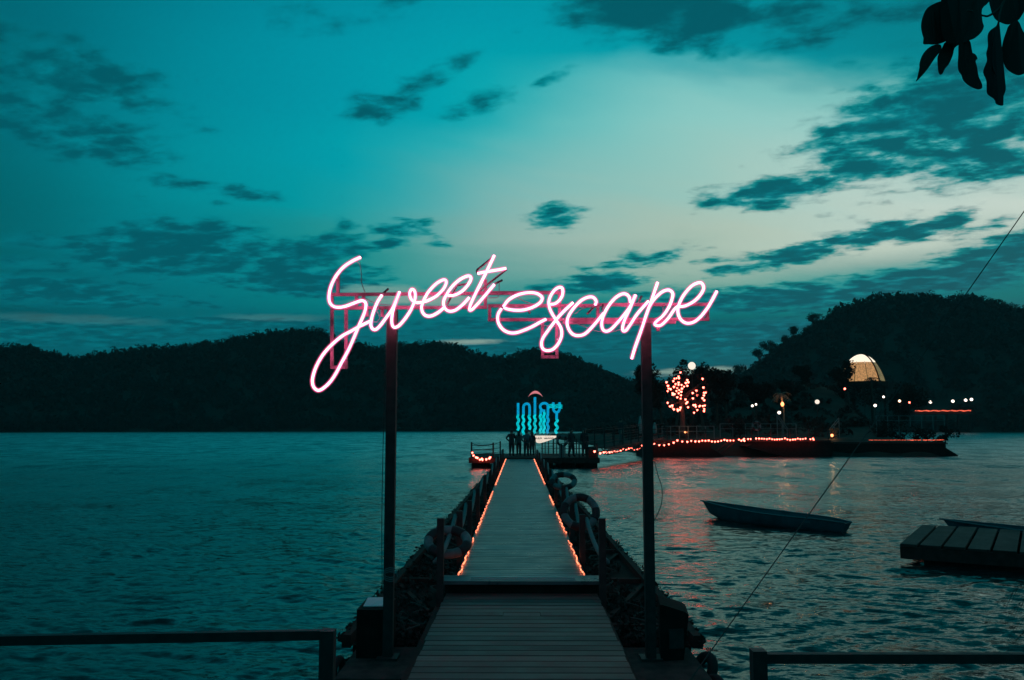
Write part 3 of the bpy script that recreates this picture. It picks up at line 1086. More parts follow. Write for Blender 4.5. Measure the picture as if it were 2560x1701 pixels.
STROKES = [
    (sa, [(555, 170), (480, 205), (390, 265), (320, 345), (270, 440), (247, 530), (250, 605), (285, 650), (340, 662), (410, 650), (490, 620), (560, 597), (595, 607), (607, 640), (597, 700), (570, 770), (530, 860), (480, 980), (430, 1090), (370, 1200), (300, 1330), (230, 1420), (150, 1475), (100, 1450), (82, 1390), (95, 1310), (130, 1220), (190, 1120), (270, 1030), (370, 945), (470, 890), (560, 840), (660, 792)]),
    (sa, [(765, 540), (725, 600), (690, 680), (665, 760), (655, 830), (670, 870), (700, 880), (740, 848), (800, 770), (860, 685), (900, 600), (937, 508)]),
    (sa, [(934, 514), (895, 620), (868, 710), (860, 790), (868, 842), (895, 858), (940, 832), (1000, 760), (1050, 680), (1083, 600), (1090, 530), (1075, 490), (1050, 490), (1036, 530), (1050, 580), (1090, 612), (1130, 615), (1200, 600), (1290, 555), (1360, 490), (1392, 430), (1388, 397), (1355, 395), (1290, 435), (1220, 510), (1175, 590), (1152, 660), (1165, 715), (1200, 745), (1250, 745), (1310, 715), (1372, 665)]),
    (sa, [(1385, 542), (1460, 545), (1540, 510), (1600, 450), (1635, 390), (1628, 358), (1590, 358), (1520, 395), (1450, 460), (1395, 540), (1367, 610), (1380, 668), (1420, 698), (1480, 690), (1550, 640), (1620, 565)]),
    (sa, [(1865, 152), (1790, 310), (1720, 450), (1660, 570), (1627, 650), (1624, 688), (1650, 680), (1700, 630), (1770, 550), (1865, 437)]),
    (sa, [(1702, 330), (1790, 312), (1880, 298), (1980, 280)]),
    (sb, [(212, 606), (260, 545), (340, 500), (430, 480), (510, 485), (558, 515), (562, 545), (535, 580), (470, 615), (390, 637), (310, 638), (245, 627), (216, 612)]),
    (sb, [(195, 624), (165, 675), (163, 740), (195, 800), (250, 838), (320, 845), (400, 820), (480, 785), (550, 745), (600, 720)]),
    (sb, [(845, 570), (790, 620), (730, 680), (680, 740), (620, 820), (572, 890), (558, 945), (572, 990), (610, 1006), (660, 995), (705, 950), (735, 890), (742, 840), (730, 790), (695, 735), (660, 680), (632, 620), (625, 560), (645, 500), (685, 450), (725, 431), (750, 447), (748, 500), (720, 550), (680, 580), (640, 586)]),
    (sb, [(1045, 592), (1055, 560), (1030, 524), (985, 520), (920, 550), (850, 620), (805, 690), (790, 750), (805, 810), (840, 855), (890, 870), (950, 855), (1010, 800), (1070, 730), (1122, 664)]),
    (sb, [(1365, 570), (1355, 522), (1325, 493), (1280, 495), (1220, 535), (1160, 610), (1120, 690), (1105, 760), (1115, 812), (1145, 830), (1185, 815), (1240, 760), (1300, 690), (1360, 610), (1410, 500)]),
    (sb, [(1413, 500), (1362, 620), (1316, 720), (1295, 790), (1300, 825), (1327, 820), (1370, 760), (1430, 670), (1530, 555)]),
    (sb, [(1612, 386), (1560, 540), (1510, 680), (1460, 830), (1410, 970), (1377, 1080)]),
    (sb, [(1530, 620), (1580, 540), (1650, 475), (1710, 455), (1748, 482), (1745, 530), (1715, 610), (1660, 690), (1602, 740), (1587, 765), (1610, 780), (1650, 770), (1710, 710), (1758, 640), (1792, 604)]),
    (sb, [(1792, 606), (1860, 600), (1940, 560), (2000, 500), (2030, 440), (2015, 396), (1980, 390), (1920, 420), (1850, 500), (1805, 590), (1797, 660), (1820, 720), (1870, 755), (1930, 750), (1990, 710), (2050, 640), (2100, 560), (2150, 466)]),
]
for k, (f, pts) in enumerate(STROKES):
    off = -0.07 + (0.014 if k % 2 else 0.0)
    P = catmull([f(x, y, off) for x, y in pts], 5)
    nt = MB().tube(P, 0.0120, 10).build('neon_tube', M['neon'], sign, smooth=True)
    MB().tube(P, 0.031, 14).build('halo_shell', M['halo'], nt, smooth=True)  # added shell that carries the tube's pink halo
# blacked-out returns, electrodes, stand-offs and feed wires
for f, a, b in [(sa, (1845, 175), (1692, 298)), (sa, (1692, 298), (1700, 328)), (sa, (1985, 290), (1720, 500)), (sa, (1630, 430), (1500, 445)), (sa, (1500, 445), (1400, 640)),
                (sa, (770, 530), (828, 478)), (sa, (1872, 430), (1945, 395)), (sb, (1040, 602), (970, 675)), (sb, (1600, 455), (1578, 515)), (sb, (1425, 985), (1400, 1050)), (sb, (1468, 508), (1440, 560)), (sb, (1118, 585), (1110, 640)), (sb, (790, 605), (740, 640)), (sb, (430, 630), (455, 668))]:
    MB().tube([f(*a, -.04), f(*b, -.03)], 0.012, 8).build('electrode', M['glass'], sign, smooth=True)
for f, a in [(sa, (328, 380)), (sa, (722, 668)), (sa, (418, 1168)), (sa, (1562, 520)), (sb, (1690, 585)), (sb, (1665, 718)), (sb, (760, 718)), (sb, (700, 900)), (sb, (1455, 745)), (sb, (140, 728))]:
    MB().tube([f(*a, -.07), f(*a, .04)], 0.011, 8).build('stand_off', M['paper'], sign, smooth=True)
for f, pts in [(sa, [(510, 205), (548, 245), (562, 330), (565, 420), (600, 520)]), (sa, [(715, 690), (740, 760), (715, 805), (670, 800)]), (sa, [(600, 570), (700, 620), (900, 645), (1150, 648), (1400, 660), (1650, 640)]),
               (sa, [(1912, 405), (1910, 540), (1880, 565), (1795, 570)]), (sb, [(340, 525), (420, 565), (520, 590), (610, 600)]), (sb, [(820, 740), (930, 780), (1060, 830), (1200, 835), (1380, 780), (1450, 772)]),
               (sb, [(1190, 585), (1280, 605), (1380, 600), (1460, 550)]), (sb, [(1660, 600), (1665, 650), (1710, 690)]), (sb, [(860, 675), (930, 625), (1000, 612)]), (sb, [(540, 768), (620, 785), (690, 788)]), (sb, [(1780, 575), (1900, 580), (2080, 570)])]:
    MB().tube(catmull([f(x, y, .0) for x, y in pts], 4), 0.0045, 6).build('feed_wire', M['metalgrey'], sign, smooth=True)
wl = pl_top.x - .07
MB().tube(catmull([(wl + .02, SD + .02, pl_top.z), (wl, SD, 2.6), (wl - .006, SD + .02, 1.6), (wl + .01, SD + .02, .9)], 6), 0.004, 5).build('feed_wire', M['rope'], sign, smooth=True)
MB().tube(catmull([at(1634, 1145, SD), at(1644, 1185, SD), at(1655, 1222, SD), at(1653, 1262, SD), at(1636, 1302, SD)], 6), 0.004, 5).build('feed_wire', M['rope'], sign, smooth=True)
kn = at(978, 1440, SD - .05)
for q in range(3):
    pts = [kn + Vector((.075 * math.cos(a), -.02 + .09 * math.sin(a) * 0 - .03, .02 * q + .05 * math.sin(a))) for a in np.linspace(0, 5.2, 10)]
    MB().tube(pts, 0.005, 5).build('knot', M['grey_rope'], sign, smooth=True)

# floats and boxes at the pole feet
blk = MB().bb(-1.80, -1.12, 8.55, 9.75, -0.4, 0.2).build('float_block', M['concrete'], origin=(-1.46, 9.1, 0))
tag(blk, 'square concrete float under the foot of the left sign pole', 'float', 'floats under the sign poles')
blk = MB().bb(1.12, 1.86, 8.5, 9.75, -0.4, 0.2).build('float_block', M['concrete'], origin=(1.5, 9.1, 0))
tag(blk, 'square concrete float under the foot of the right sign pole', 'float', 'floats under the sign poles')
for s in (-1, 1):
    w = MB().bb(s * 1.02, s * 1.10, 5.4, 11.5, -0.3, 0.3)
    tag(w.build('guide_beam', M['darkwood'], origin=(s * 1.06, 8, 0)), f'long dark timber beam floating beside the {"left" if s < 0 else "right"} edge of the landing', 'beam', 'timber beams beside the landing')
ub = thing('utility_box', 'black box with a pale board on its lid beside the left pole', 'box', (-1.6, 9.6, 0.2))
MB().bb(-1.73, -1.40, 9.28, 9.9, 0.2, 0.70).build('body', M['black'], ub)
MB().box((-1.56, 9.62, 0.712), (0.27, 0.46, 0.012), R(4)).build('lid_board', M['paper'], ub)
ub = thing('utility_box', 'tilted black box on the float beside the right pole', 'box', (1.6, 9.4, 0.2))
w = MB()
w.prism([(1.47, 9.2, 0.2), (1.72, 9.25, 0.2), (1.78, 9.25, 0.66), (1.74, 9.25, 0.69), (1.50, 9.2, 0.77), (1.47, 9.2, 0.77)], (0.06, 0.5, 0.0))
w.build('body', M['black'], ub)
MB().box((1.64, 9.23, 0.42), (0.16, 0.02, 0.2), R(8)).build('door', M['steel'], ub)


def tyre(label, pos, rot, rad):
    m = Matrix(Euler(rot).to_matrix())
    t = thing('tyre', label, 'tyre', pos, 'old tyres used as fenders')
    pts = [Vector(pos) + m @ Vector((math.cos(a) * rad, math.sin(a) * rad, 0)) for a in np.linspace(0, 2 * PI, 25)[:-1]]
    MB().tube(pts, rad * 0.42, 9, closed=True).build('tread', M['rubber'], t, smooth=True)


tyre('old black tyre fender on the outer side of the left float', (-1.86, 9.0, 0.16), (R(90), 0, R(75)), 0.10)
tyre('larger black tyre fender on the outer side of the right float', (1.93, 9.2, 0.12), (R(70), 0, R(-70)), 0.13)
tyre('lower black tyre fender at the front corner of right float', (1.90, 8.75, 0.05), (R(60), 0, R(-60)), 0.11)

# quay railings
for s in (-1, 1):
    if s < 0:
        a, b = at2(-700, 1488, 4.75), at2(742, 1463, 5.0)
        post = at2(755, 1500, 5.0)
        lb = 'dark square steel railing at the lower left ending in a post'
        ztop = at2(755, 1452, 5.0).z
    else:
        a, b = at2(1764, 1517, 5.0), at2(3100, 1517, 5.0)
        post = at2(1748, 1530, 5.0)
        lb = 'dark square steel railing at the lower right starting at a post'
        ztop = at2(1748, 1498, 5.0).z
    t = thing('quay_railing', lb, 'railing', (post.x, post.y, 0.42), 'railings on the quay')
    h = at2(0, 1457, 5).z - at2(0, 1476, 5).z
    MB().bar(a, b, 0.05, 0.052 if s < 0 else 0.052).build('top_rail', M['steel'], t)
    w = 0.040
    MB().bb(post.x - w, post.x + w, post.y - w, post.y + w, 0.42, ztop).build('post', M['steel'], t)
    for q in (1, 2):
        p2 = post + (a - b).normalized() * (2.1 * q) * (1 if s < 0 else -1)
        zz = (a.lerp(b, 0.5)).z - .03
        MB().bb(p2.x - w, p2.x + w, p2.y - w, p2.y + w, 0.42, zz).build('post', M['steel'], t)

# guy wire
MB().tube([at2(1560, 1610, 6.4), at2(2130, 815, 9.6), at2(2620, 118, 13)], [0.0042, 0.006, 0.008], 6).build('guy_wire', M['rope'], origin=at2(1560, 1610, 6.4))
tag(bpy.data.objects['guy_wire'], 'thin dark wire slanting up across the lake on the right', 'wire')


# ================================================================== BOATS AND RAFT
def rowboat(label, bow, stern, group='rowing boats on the lake'):
    bow, stern = Vector(bow), Vector(stern)
    L = (stern - bow).length
    d = (stern - bow).normalized()
    s = Vector((d.y, -d.x, 0))
    t = thing('rowing_boat', label, 'boat', tuple((bow + stern) / 2), group)

    def P(u, across, z):
        p = bow + d * (u * L + (-0.30 * (1 - u) ** 5 + 0.22 * u ** 7) * z / 0.4) + s * across
        return Vector((p.x, p.y, z))
    N = 16
    st = []
    for i in range(N + 1):
        u = i / N
        beam = 0.47 * (math.sin(min(1, u / 0.5) * PI / 2) ** 0.75) if u < 0.5 else 0.47 - 0.33 * ((u - 0.5) / 0.5) ** 2.2
        sheer = 0.27 + 0.17 * (1 - u) ** 2.6 + 0.02 * u - 0.05 * max(0, (u - .85) / .15)
        keel = -0.10 + 0.22 * max(0, 1 - u / 0.14) ** 1.5 + 0.06 * max(0, (u - 0.9) / 0.1)
        st.append((u, max(beam, 0.015), sheer, keel))
    w = MB()
    nsec = 9
    for side, thick in ((0, 0.0), (1, 0.035)):
        for (u, b, sh, ke) in st:
            for q in range(nsec):
                a = -PI / 2 + PI * q / (nsec - 1)
                x = math.sin(a)
                y = 1 - max(0, math.cos(a)) ** 0.6
                bb = max(b - thick, 0.004)
                w.v.append(tuple(P(u + (0.012 if side and u < .5 else 0), bb * x, ke + thick + (sh - ke - thick) * y)))
        k = 0 if side == 0 else (N + 1) * nsec
        for i in range(N):
            for q in range(nsec - 1):
                f = (k + i * nsec + q, k + i * nsec + q + 1, k + (i + 1) * nsec + q + 1, k + (i + 1) * nsec + q)
                w.f.append(f if side else f[::-1])
    w.build('hull', M['boat'], t, smooth=True)
    k = [P(st[-1][0], st[-1][1] * math.sin(-PI / 2 + PI * q / 8), st[-1][3] + (st[-1][2] - st[-1][3]) * (1 - max(0, math.cos(-PI / 2 + PI * q / 8)) ** .6)) for q in range(9)]
    MB().prism(k, -d * 0.03).build('transom', M['boat'], t)
    for sg in (-1, 1):
        pts = [P(u, sg * (b + .008), sh + .012) for (u, b, sh, ke) in st]
        pts[0] = P(-0.012, 0.0, st[0][2] + .02)
        MB().tube(pts, 0.02, 6).build('gunwale', M['boatrim'], t, smooth=True)
    for u in (0.3, 0.55, 0.8):
        j = min(N, int(u * N))
        c = P(u, 0, 0.2)
        MB().box(c, (st[j][1] * 1.8, 0.2, 0.025), math.atan2(s.y, s.x)).build('thwart', M['boatrim'], t)
    return t


rowboat('empty teal rowing boat drifting alone right of the walkway', at2(1641, 1186, 25.0).xy.to_3d(), at2(1944, 1210, 21.6).xy.to_3d())
P0, E1, E2 = Vector((7.36, 16.95, 0)), Vector((.857, -.515, 0)), Vector((.515, .857, 0))
rowboat('teal rowing boat half hidden behind the plank raft', P0 + E2 * 4.25 + E1 * 0.75, P0 + E2 * 4.05 + E1 * 4.6)
raft = thing('swim_raft', 'low plank raft jutting into the frame at the right edge', 'raft', tuple(P0))
ang = math.atan2(E2.y, E2.x)
q = 0.0
widths = [0.34, 0.41, 0.41, 0.41, 0.43, 0.42, 0.40, 0.42, 0.42, 0.42, 0.42]
for k, wd in enumerate(widths):
    c = P0 + E1 * (q + wd / 2) + E2 * (1.87 + rnd.uniform(-.03, .03))
    me = plank_mesh('plank', 3.74, wd - 0.05, 0.05, M['raftwood'])
    inst('plank', me, raft, (c.x, c.y, 0.335 + rnd.uniform(-.006, .006)), (0, 0, ang))
    q += wd
for e in (0.04, 1.85, 3.66):
    a = P0 + E1 * 0.02 + E2 * e
    b = P0 + E1 * 4.5 + E2 * e
    MB().bar((a.x, a.y, .19), (b.x, b.y, .19), 0.08, 0.23).build('beam', M['darkwood'], raft)
for e in (0.35, 3.3):
    a = P0 + E1 * 0.42 + E2 * e
    b = P0 + E1 * 4.5 + E2 * e
    MB().bar((a.x, a.y, .0), (b.x, b.y, .0), 0.5, 0.22).build('float', M['black'], raft)

# ================================================================== END PLATFORM
PD0, PD1 = 53.3, 61.5
ZP = 0.62
xl0 = at2(1088, 1040, 57).x
plat = thing('end_platform', 'dark floating platform with bare railings at the far end of walkway', 'platform', (0.5, 55, 0))
MB().bb(xl0, 4.95, PD0, PD1, ZP - .1, ZP).build('deck', M['darkwood'], plat)
MB().bb(xl0, 4.95, PD0 - .03, PD0 + .05, ZP - .32, ZP - .1).build('edge_beam', M['darkwood'], plat)
for xx in np.linspace(xl0 + .6, 4.4, 6):
    MB().bb(xx - .45, xx + .45, PD0 + .4, PD1 - .4, -0.3, ZP - .1).build('float', M['black'], plat)
rp = []
for (x3, y0, D) in [(137, 735, 55.0), (392, 740, 54.0), (475, 725, 60.5), (137, 760, 60.8)]:
    p = at(1150 + x3 * .2119, 950 + y0 * .2119, D)
    rp.append(p)
    MB().bb(p.x - .05, p.x + .05, D - .05, D + .05, ZP, p.z).build('railing_post', M['steel'], plat)
for a, b in ((rp[0], rp[1]), (rp[0], rp[3]), (rp[3], rp[2])):
    for dz_, sg in ((-.08, .12), (-.45, .02), (-.75, 0.0)):
        pts = [a.lerp(b, k / 8) + Vector((0, 0, dz_ - sg * 4 * (k / 8) * (1 - k / 8))) for k in range(9)]
        MB().tube(pts, 0.022, 6).build('rail', M['rope'], plat, smooth=True)
for x in np.linspace(1.6, 4.85, 5):
    MB().bb(x - .04, x + .04, PD1 - .3, PD1 - .22, ZP, ZP + 1.05).build('railing_post', M['steel'], plat)
for z in (.35, .7, 1.03):
    MB().bar((1.5, PD1 - .26, ZP + z), (4.9, PD1 - .26, ZP + z), 0.035).build('rail', M['steel'], plat)
for x in np.linspace(2.6, 4.8, 3):
    MB().bb(x - .04, x + .04, PD0 + .2, PD0 + .28, ZP, ZP + .9).build('railing_post', M['steel'], plat)
MB().bar((2.6, PD0 + .24, ZP + .88), (4.85, PD0 + .24, ZP + .88), 0.035).build('rail', M['steel'], plat)


# illuminated letters
ID = 60.0


def si(x, y, off=0.0):
    return at(1250 + x * .12755, 960 + y * .12755, ID + off)


inl = thing('illuminated_sign', 'blue and cyan lit inlay letters with wavy legs under pink arc', 'sign', (si(700, 1000).x, ID, ZP))


def wavy(x, y0, y1, amp=12, per=140, ph=0.0):
    n = int((y1 - y0) / 10)
    return [(x - amp * math.sin(2 * PI * ((y0 + (y1 - y0) * i / n) - 610) / per + ph) * min(1, i / 4), y0 + (y1 - y0) * i / n) for i in range(n + 1)]


RT = 26 * .12755 / FPX * ID


def ltube(pts, mat, r=RT, sub=3, off=0.0, name='letter_stroke'):
    P = catmull([si(x, y, off) for x, y in pts], sub) if len(pts) > 2 else [si(x, y, off) for x, y in pts]
    MB().tube(P, r, 10).build(name, mat, inl, smooth=True)


B, C_ = M['blue_neon'], M['cyan_neon']
ltube([(355, 375), (355, 605)], B); ltube(wavy(355, 600, 915), C_)
ltube([(460, 600), (460, 460), (475, 415), (515, 390), (555, 400), (578, 445), (580, 600)], B); ltube(wavy(458, 600, 1030), C_); ltube(wavy(578, 600, 900), C_)
ltube([(685, 262), (685, 605)], B); ltube(wavy(685, 600, 972), C_)
ltube([(885, 530), (830, 520), (795, 480), (790, 430), (825, 390), (875, 380), (920, 395), (938, 440), (938, 600)], B)
ltube([(800, 520), (798, 600)], B); ltube(wavy(797, 590, 972), C_); ltube(wavy(863, 550, 972), C_); ltube(wavy(937, 590, 972), B)
ltube([(1045, 362), (1045, 480), (1065, 540), (1108, 560), (1150, 540), (1168, 480), (1168, 362)], B); ltube([(1110, 575), (1110, 690)], B); ltube(wavy(1108, 680, 972, 20), C_)
for yy in (410, 440, 468):
    ltube([(955 + i * 14, yy + 9 * math.sin(i * 14 / 135 * 2 * PI + 2.0)) for i in range(20)], C_, RT * .33, 2, -.12, 'wave_line')
up, lo = [], []
for i in range(17):
    t = i / 16
    x = 555 + 280 * t
    yb = 262 - 118 * math.sin(PI * t) ** 0.8
    th = 52 * math.sin(PI * t) ** 0.9
    up.append(si(x, yb - 8)); lo.append(si(x, yb - 8 + max(th, 4)))
MB().prism(up + lo[::-1], (0, 0.12, 0)).build('arc', M['pink_sign'], inl)
for x in (380, 690, 950, 1110):
    p = si(x, 960, .15)
    MB().bb(p.x - .035, p.x + .035, ID + .12, ID + .2, ZP, p.z).build('support_post', M['steel'], inl)
MB().bar(si(330, 985, .16), si(1140, 985, .16), 0.06).build('support_rail', M['steel'], inl)
# cream boat-shaped sign board below
bd = thing('boat_shaped_sign', 'cream lit sign board cut like a boat hull under blue letters', 'sign', (si(880, 1080).x, ID - .6, ZP))
poly = [(665, 1016), (1104, 1016), (1100, 1052), (1010, 1092), (900, 1132), (810, 1158), (757, 1164), (712, 1148), (684, 1085)]
MB().prism([si(x, y, -.6) for x, y in poly], (0, .12, 0)).build('board', M['panel'], bd)
for x0 in (700, 745, 790, 828, 872, 905, 945, 985, 1022):
    if x0 == 828:
        continue
    hgt = 34 if x0 < 830 else 24
    sx = 26
    for (a, b) in (((x0, 1090), (x0, 1090 - hgt)), ((x0, 1090 - hgt), (x0 + sx, 1090 - hgt + 4)), ((x0 + sx, 1090 - hgt + 4), (x0 + sx, 1088)), ((x0 + 4, 1075), (x0 + sx, 1074))):
        MB().bar(si(a[0], a[1] - (x0 - 700) * .03, -.605), si(b[0], b[1] - (x0 - 700) * .03, -.605), .028, .02, up=(0, 1, 0)).build('lettering', M['ink'], bd)
for x in (885, 1040):
    p = si(x, 1120, -.5)
    MB().bb(p.x - .03, p.x + .03, ID - .5, ID - .42, ZP, p.z).build('leg', M['steel'], bd)

life_ring('orange brown life ring hung on the end platform railing', at(1406, 1103, PD0 + 1.0), Euler((R(90), 0, 0)), 0.30)
bx = at(1404, 1117, PD0 + 1.0)
MB().bb(bx.x - .16, bx.x + .16, bx.y - .1, bx.y + .1, ZP, bx.z + .08).build('ring_stand', M['metalgrey'], origin=(bx.x, bx.y, ZP))
tag(bpy.data.objects['ring_stand'], 'small grey stand below the life ring on end platform', 'stand')


# ================================================================== PEOPLE
def person(label, pos, h, face, top, bottom, pose, pack=None):
    """one continuous body grown from a skeleton with skin radii; face = heading angle (0 looks to +Y)"""
    t = thing('person', label, 'person', pos, 'people on the end platform')
    s = h / 1.72
    V, Ed, Rd = [], [], []

    def add(p, r, par=None):
        V.append(Vector(p) * s); Rd.append(r * s)
        if par is not None:
            Ed.append((par, len(V) - 1))
        return len(V) - 1
    lean = pose.get('lean', 0)
    pel = add((0, 0, .93), .135)
    w = add((0, .01 + lean * .3, 1.08), .12, pel)
    ch = add((0, lean * .7, 1.28), .135, w)
    nk = add((0, -.01 + lean, 1.45), .055, ch)
    hd0 = add((0, .0 + lean * 1.1, 1.53), .075, nk)
    hd = add((0, .015 + lean * 1.1, 1.61), .10, hd0)
    add((0, .015 + lean * 1.1, 1.67), .07, hd)
    add((0, .115 + lean * 1.1, 1.575), .018, hd)      # nose
    feet = []
    for sg, lg in ((-1, pose.get('ll', (0, 0))), (1, pose.get('rl', (0, 0)))):
        hp = add((sg * .095, 0, .86), .095, pel)
        kn_ = add((sg * .10 + lg[0] * .5, .03 + lg[1] * .5, .48), .065, hp)
        an = add((sg * .11 + lg[0], -.01 + lg[1], .09), .045, kn_)
        add((sg * .12 + lg[0], .13 + lg[1], .04), .038, an)
    for sg, am in ((-1, pose.get('la', 'down')), (1, pose.get('ra', 'down'))):
        sh = add((sg * .18, lean * .85, 1.39), .062, ch)
        if am == 'down':
            e_, wr, hv = (sg * .23, -.02 + lean * .7, 1.12), (sg * .24, .05, .90), Vector((sg * .01, .03, -1))
        elif am == 'hip':
            e_, wr, hv = (sg * .36, -.06, 1.16), (sg * .19, .03, 1.00), Vector((-sg * .8, .3, -.4))
        elif am == 'phone':
            e_, wr, hv = (sg * .22, .10 + lean, 1.15), (sg * .10, .30 + lean, 1.33), Vector((0, .3, 1))
        else:
            e_, wr, hv = (sg * .24, .05, 1.13), (sg * .18, .28, 1.10), Vector((-sg * .2, 1, .1))
        el_ = add(e_, .046, sh)
        wi = add(wr, .032, el_)
        hv = hv.normalized()
        pm_ = add(Vector(wr) + hv * .07, .034, wi)
        side_ = hv.cross(Vector((0, 1, 0)) if abs(hv.y) < .8 else Vector((0, 0, 1))).normalized()
        for q in range(4):
            b0 = Vector(wr) + hv * .12 + side_ * (.028 * (q - 1.5))
            f0 = add(b0, .0095, pm_)
            add(b0 + hv * (.05 + (.012, .02, .016, 0)[q]) + Vector((0, .012, 0)), .0085, f0)
        th_ = add(Vector(wr) + hv * .06 + side_ * -.045, .011, pm_)
        add(Vector(wr) + hv * .10 + side_ * -.062, .0095, th_)
    me = bpy.data.meshes.new('body')
    me.from_pydata([tuple(v) for v in V], Ed, [])
    o = bpy.data.objects.new('body', me)
    COL.objects.link(o)
    md = o.modifiers.new('skin', 'SKIN')
    for i, r in enumerate(Rd):
        me.skin_vertices[0].data[i].radius = (r * 1.5, r * 1.4 * (.72 if i in (1, 2) else 1.0))
    me.skin_vertices[0].data[0].use_root = True
    o.modifiers.new('sub', 'SUBSURF').levels = 1
    dg = bpy.context.evaluated_depsgraph_get()
    ev = bpy.data.meshes.new_from_object(o.evaluated_get(dg))
    bpy.data.objects.remove(o)
    ev.name = 'body'
    ev.materials.clear()
    for m_ in (M['skin'], M[top], M[bottom]):
        ev.materials.append(m_)
    for p in ev.polygons:
        c = p.center / s
        wrist = abs(c.x) > .15 and c.z < .93 or (c.y > .22 + lean)
        p.material_index = 0 if (c.z > 1.46 or (wrist and c.z > .7) or c.z < .02) else (1 if c.z > .95 else 2)
    ev.shade_smooth()
    b = inst('body', ev, t, pos, (0, 0, -face))
    rot = Matrix.Rotation(-face, 3, 'Z')
    hw = MB()
    hw.ball(Vector(pos) + rot @ (Vector((0, -.005 + lean * 1.1, 1.645)) * s), .112 * s, 12, .95)
    if pose.get('long'):
        hw.ball(Vector(pos) + rot @ (Vector((0, -.06 + lean, 1.52)) * s), .09 * s, 10, 1.9)
    hw.build('hair', M['hair'], t, smooth=True)
    if pack:
        bw = MB()
        c = Vector(pos) + rot @ (Vector((0, -.21, 1.22)) * s)
        bw.ball(c, .20 * s, 12, 1.25)
        bw.build('backpack', M[pack], t, smooth=True)
    return t


def stand(px, D):
    p = at(px, 1100, D)
    return (p.x, D, ZP)


person('person in dark clothes standing leftmost in the group facing the sign', stand(1279, 56.5), 1.72, .2, 'cloth_a', 'cloth_a', {'la': 'hip', 'ra': 'phone'})
person('person in grey top standing second in the group facing the sign', stand(1297, 57.2), 1.62, -.1, 'cloth_c', 'cloth_a', {'long': 1, 'ra': 'fwd'})
person('person with a round teal backpack seen from behind at the platform', stand(1316, 55.6), 1.66, .05, 'cloth_b', 'cloth_a', {'la': 'hip', 'ra': 'hip'}, 'cloth_b')
person('person in dark clothes standing between backpack wearer and lit board', stand(1330, 58.0), 1.58, -.2, 'cloth_a', 'cloth_a', {'long': 1})
person('person with one hand on hip right of the ring on platform', stand(1428, 55.2), 1.78, 2.4, 'cloth_a', 'cloth_a', {'la': 'hip', 'll': (-.06, .05), 'rl': (.08, -.04)})
person('person in long dark clothes standing at the gangway foot', stand(1461, 55.8), 1.80, 2.9, 'cloth_a', 'cloth_a', {'long': 1})

# ================================================================== GANGWAY TO THE SHORE
ga, gb = Vector((4.75, 54.6, 1.2)), at(1642, 1094, 71)
gw = thing('gangway', 'dark lattice gangway sloping from the end platform to the shore', 'gangway', tuple(ga))
gd = (gb - ga)
gs = gd.cross(Vector((0, 0, 1))).normalized()
MB().bar(ga, gb, 1.3, 0.06).build('deck', M['darkwood'], gw)
for sg in (-1, 1):
    o_ = gs * (.66 * sg)
    MB().bar(ga + o_ + Vector((0, 0, -.04)), gb + o_ + Vector((0, 0, -.04)), 0.06, 0.09).build('chord', M['steel'], gw)
    MB().bar(ga + o_ + Vector((0, 0, -.44)) + gd * .03, gb + o_ + Vector((0, 0, -.44)), 0.06, 0.08).build('chord', M['steel'], gw)
    for k in range(16):
        t0, t1 = k / 16, (k + 1) / 16
        a = ga.lerp(gb, t0) + o_ + Vector((0, 0, -.06 if k % 2 else -.42))
        b = ga.lerp(gb, t1) + o_ + Vector((0, 0, -.42 if k % 2 else -.06))
        MB().bar(a, b, 0.045).build('lattice_bar', M['steel'], gw)
    for k in range(9):
        p = ga.lerp(gb, k / 8) + o_
        MB().bb(p.x - .04, p.x + .04, p.y - .04, p.y + .04, p.z, p.z + 1.15).build('railing_post', M['steel'], gw)
    for z in (.38, .75, 1.13):
        MB().bar(ga + o_ + Vector((0, 0, z)), gb + o_ + Vector((0, 0, z)), 0.035).build('rail', M['steel'], gw)
pp = ga.lerp(gb, .36)
person('person walking up the gangway towards the shore', (pp.x, pp.y, pp.z + .03), 1.72, 1.0, 'cloth_a', 'cloth_c', {'ll': (-.02, .26), 'rl': (.02, -.24)})


MB().bb(4.3, 4.9, 53.8, 55.4, ZP + .01, 1.15).build('landing_step', M['darkwood'], gw)
# ================================================================== SHORE RAFTS
def shore_raft(label, x0, x1, D, depth, ztop, bow, rails=True):
    t = thing('shore_raft', label, 'raft', ((x0 + x1) / 2, D, 0), 'dark rafts moored along the shore')
    MB().bb(x0, x1, D, D + depth, ztop - .16, ztop).build('deck', M['darkwood'], t)
    w = MB()
    if bow == 'right':
        prof = [(x0 - .3, .0), (x0 - .3, ztop - .16), (x1 - .1, ztop - .16), (x1 - .1, .75), (x1 + 1.0, .08), (x1 + .8, -.3), (x0, -.3)]
    else:
        prof = [(x0 + .3, ztop - .16), (x0 - .25, ztop - .5), (x0 - .1, ztop - .62), (x0 + 1.3, .38), (x0 + 3.0, .0), (x0 + 3.2, -.3), (x1, -.3), (x1 + .3, ztop - .16)]
    w.prism([(x, D + .1, z) for x, z in prof], (0, depth - .2, 0)).build('hull', M['black'], t)
    for k in range(int((x1 - x0) / 1.6) + 1 if rails else 0):
        x = x0 + .15 + k * 1.6
        MB().bb(x - .035, x + .035, D + .25, D + .32, ztop, ztop + .95).build('railing_post', M['steel'], t)
    for z in ((.5, .93) if rails else ()):
        MB().bar((x0 + .1, D + .285, ztop + z), (x1 - .1, D + .285, ztop + z), 0.04).build('rail', M['steel'], t)
    return t


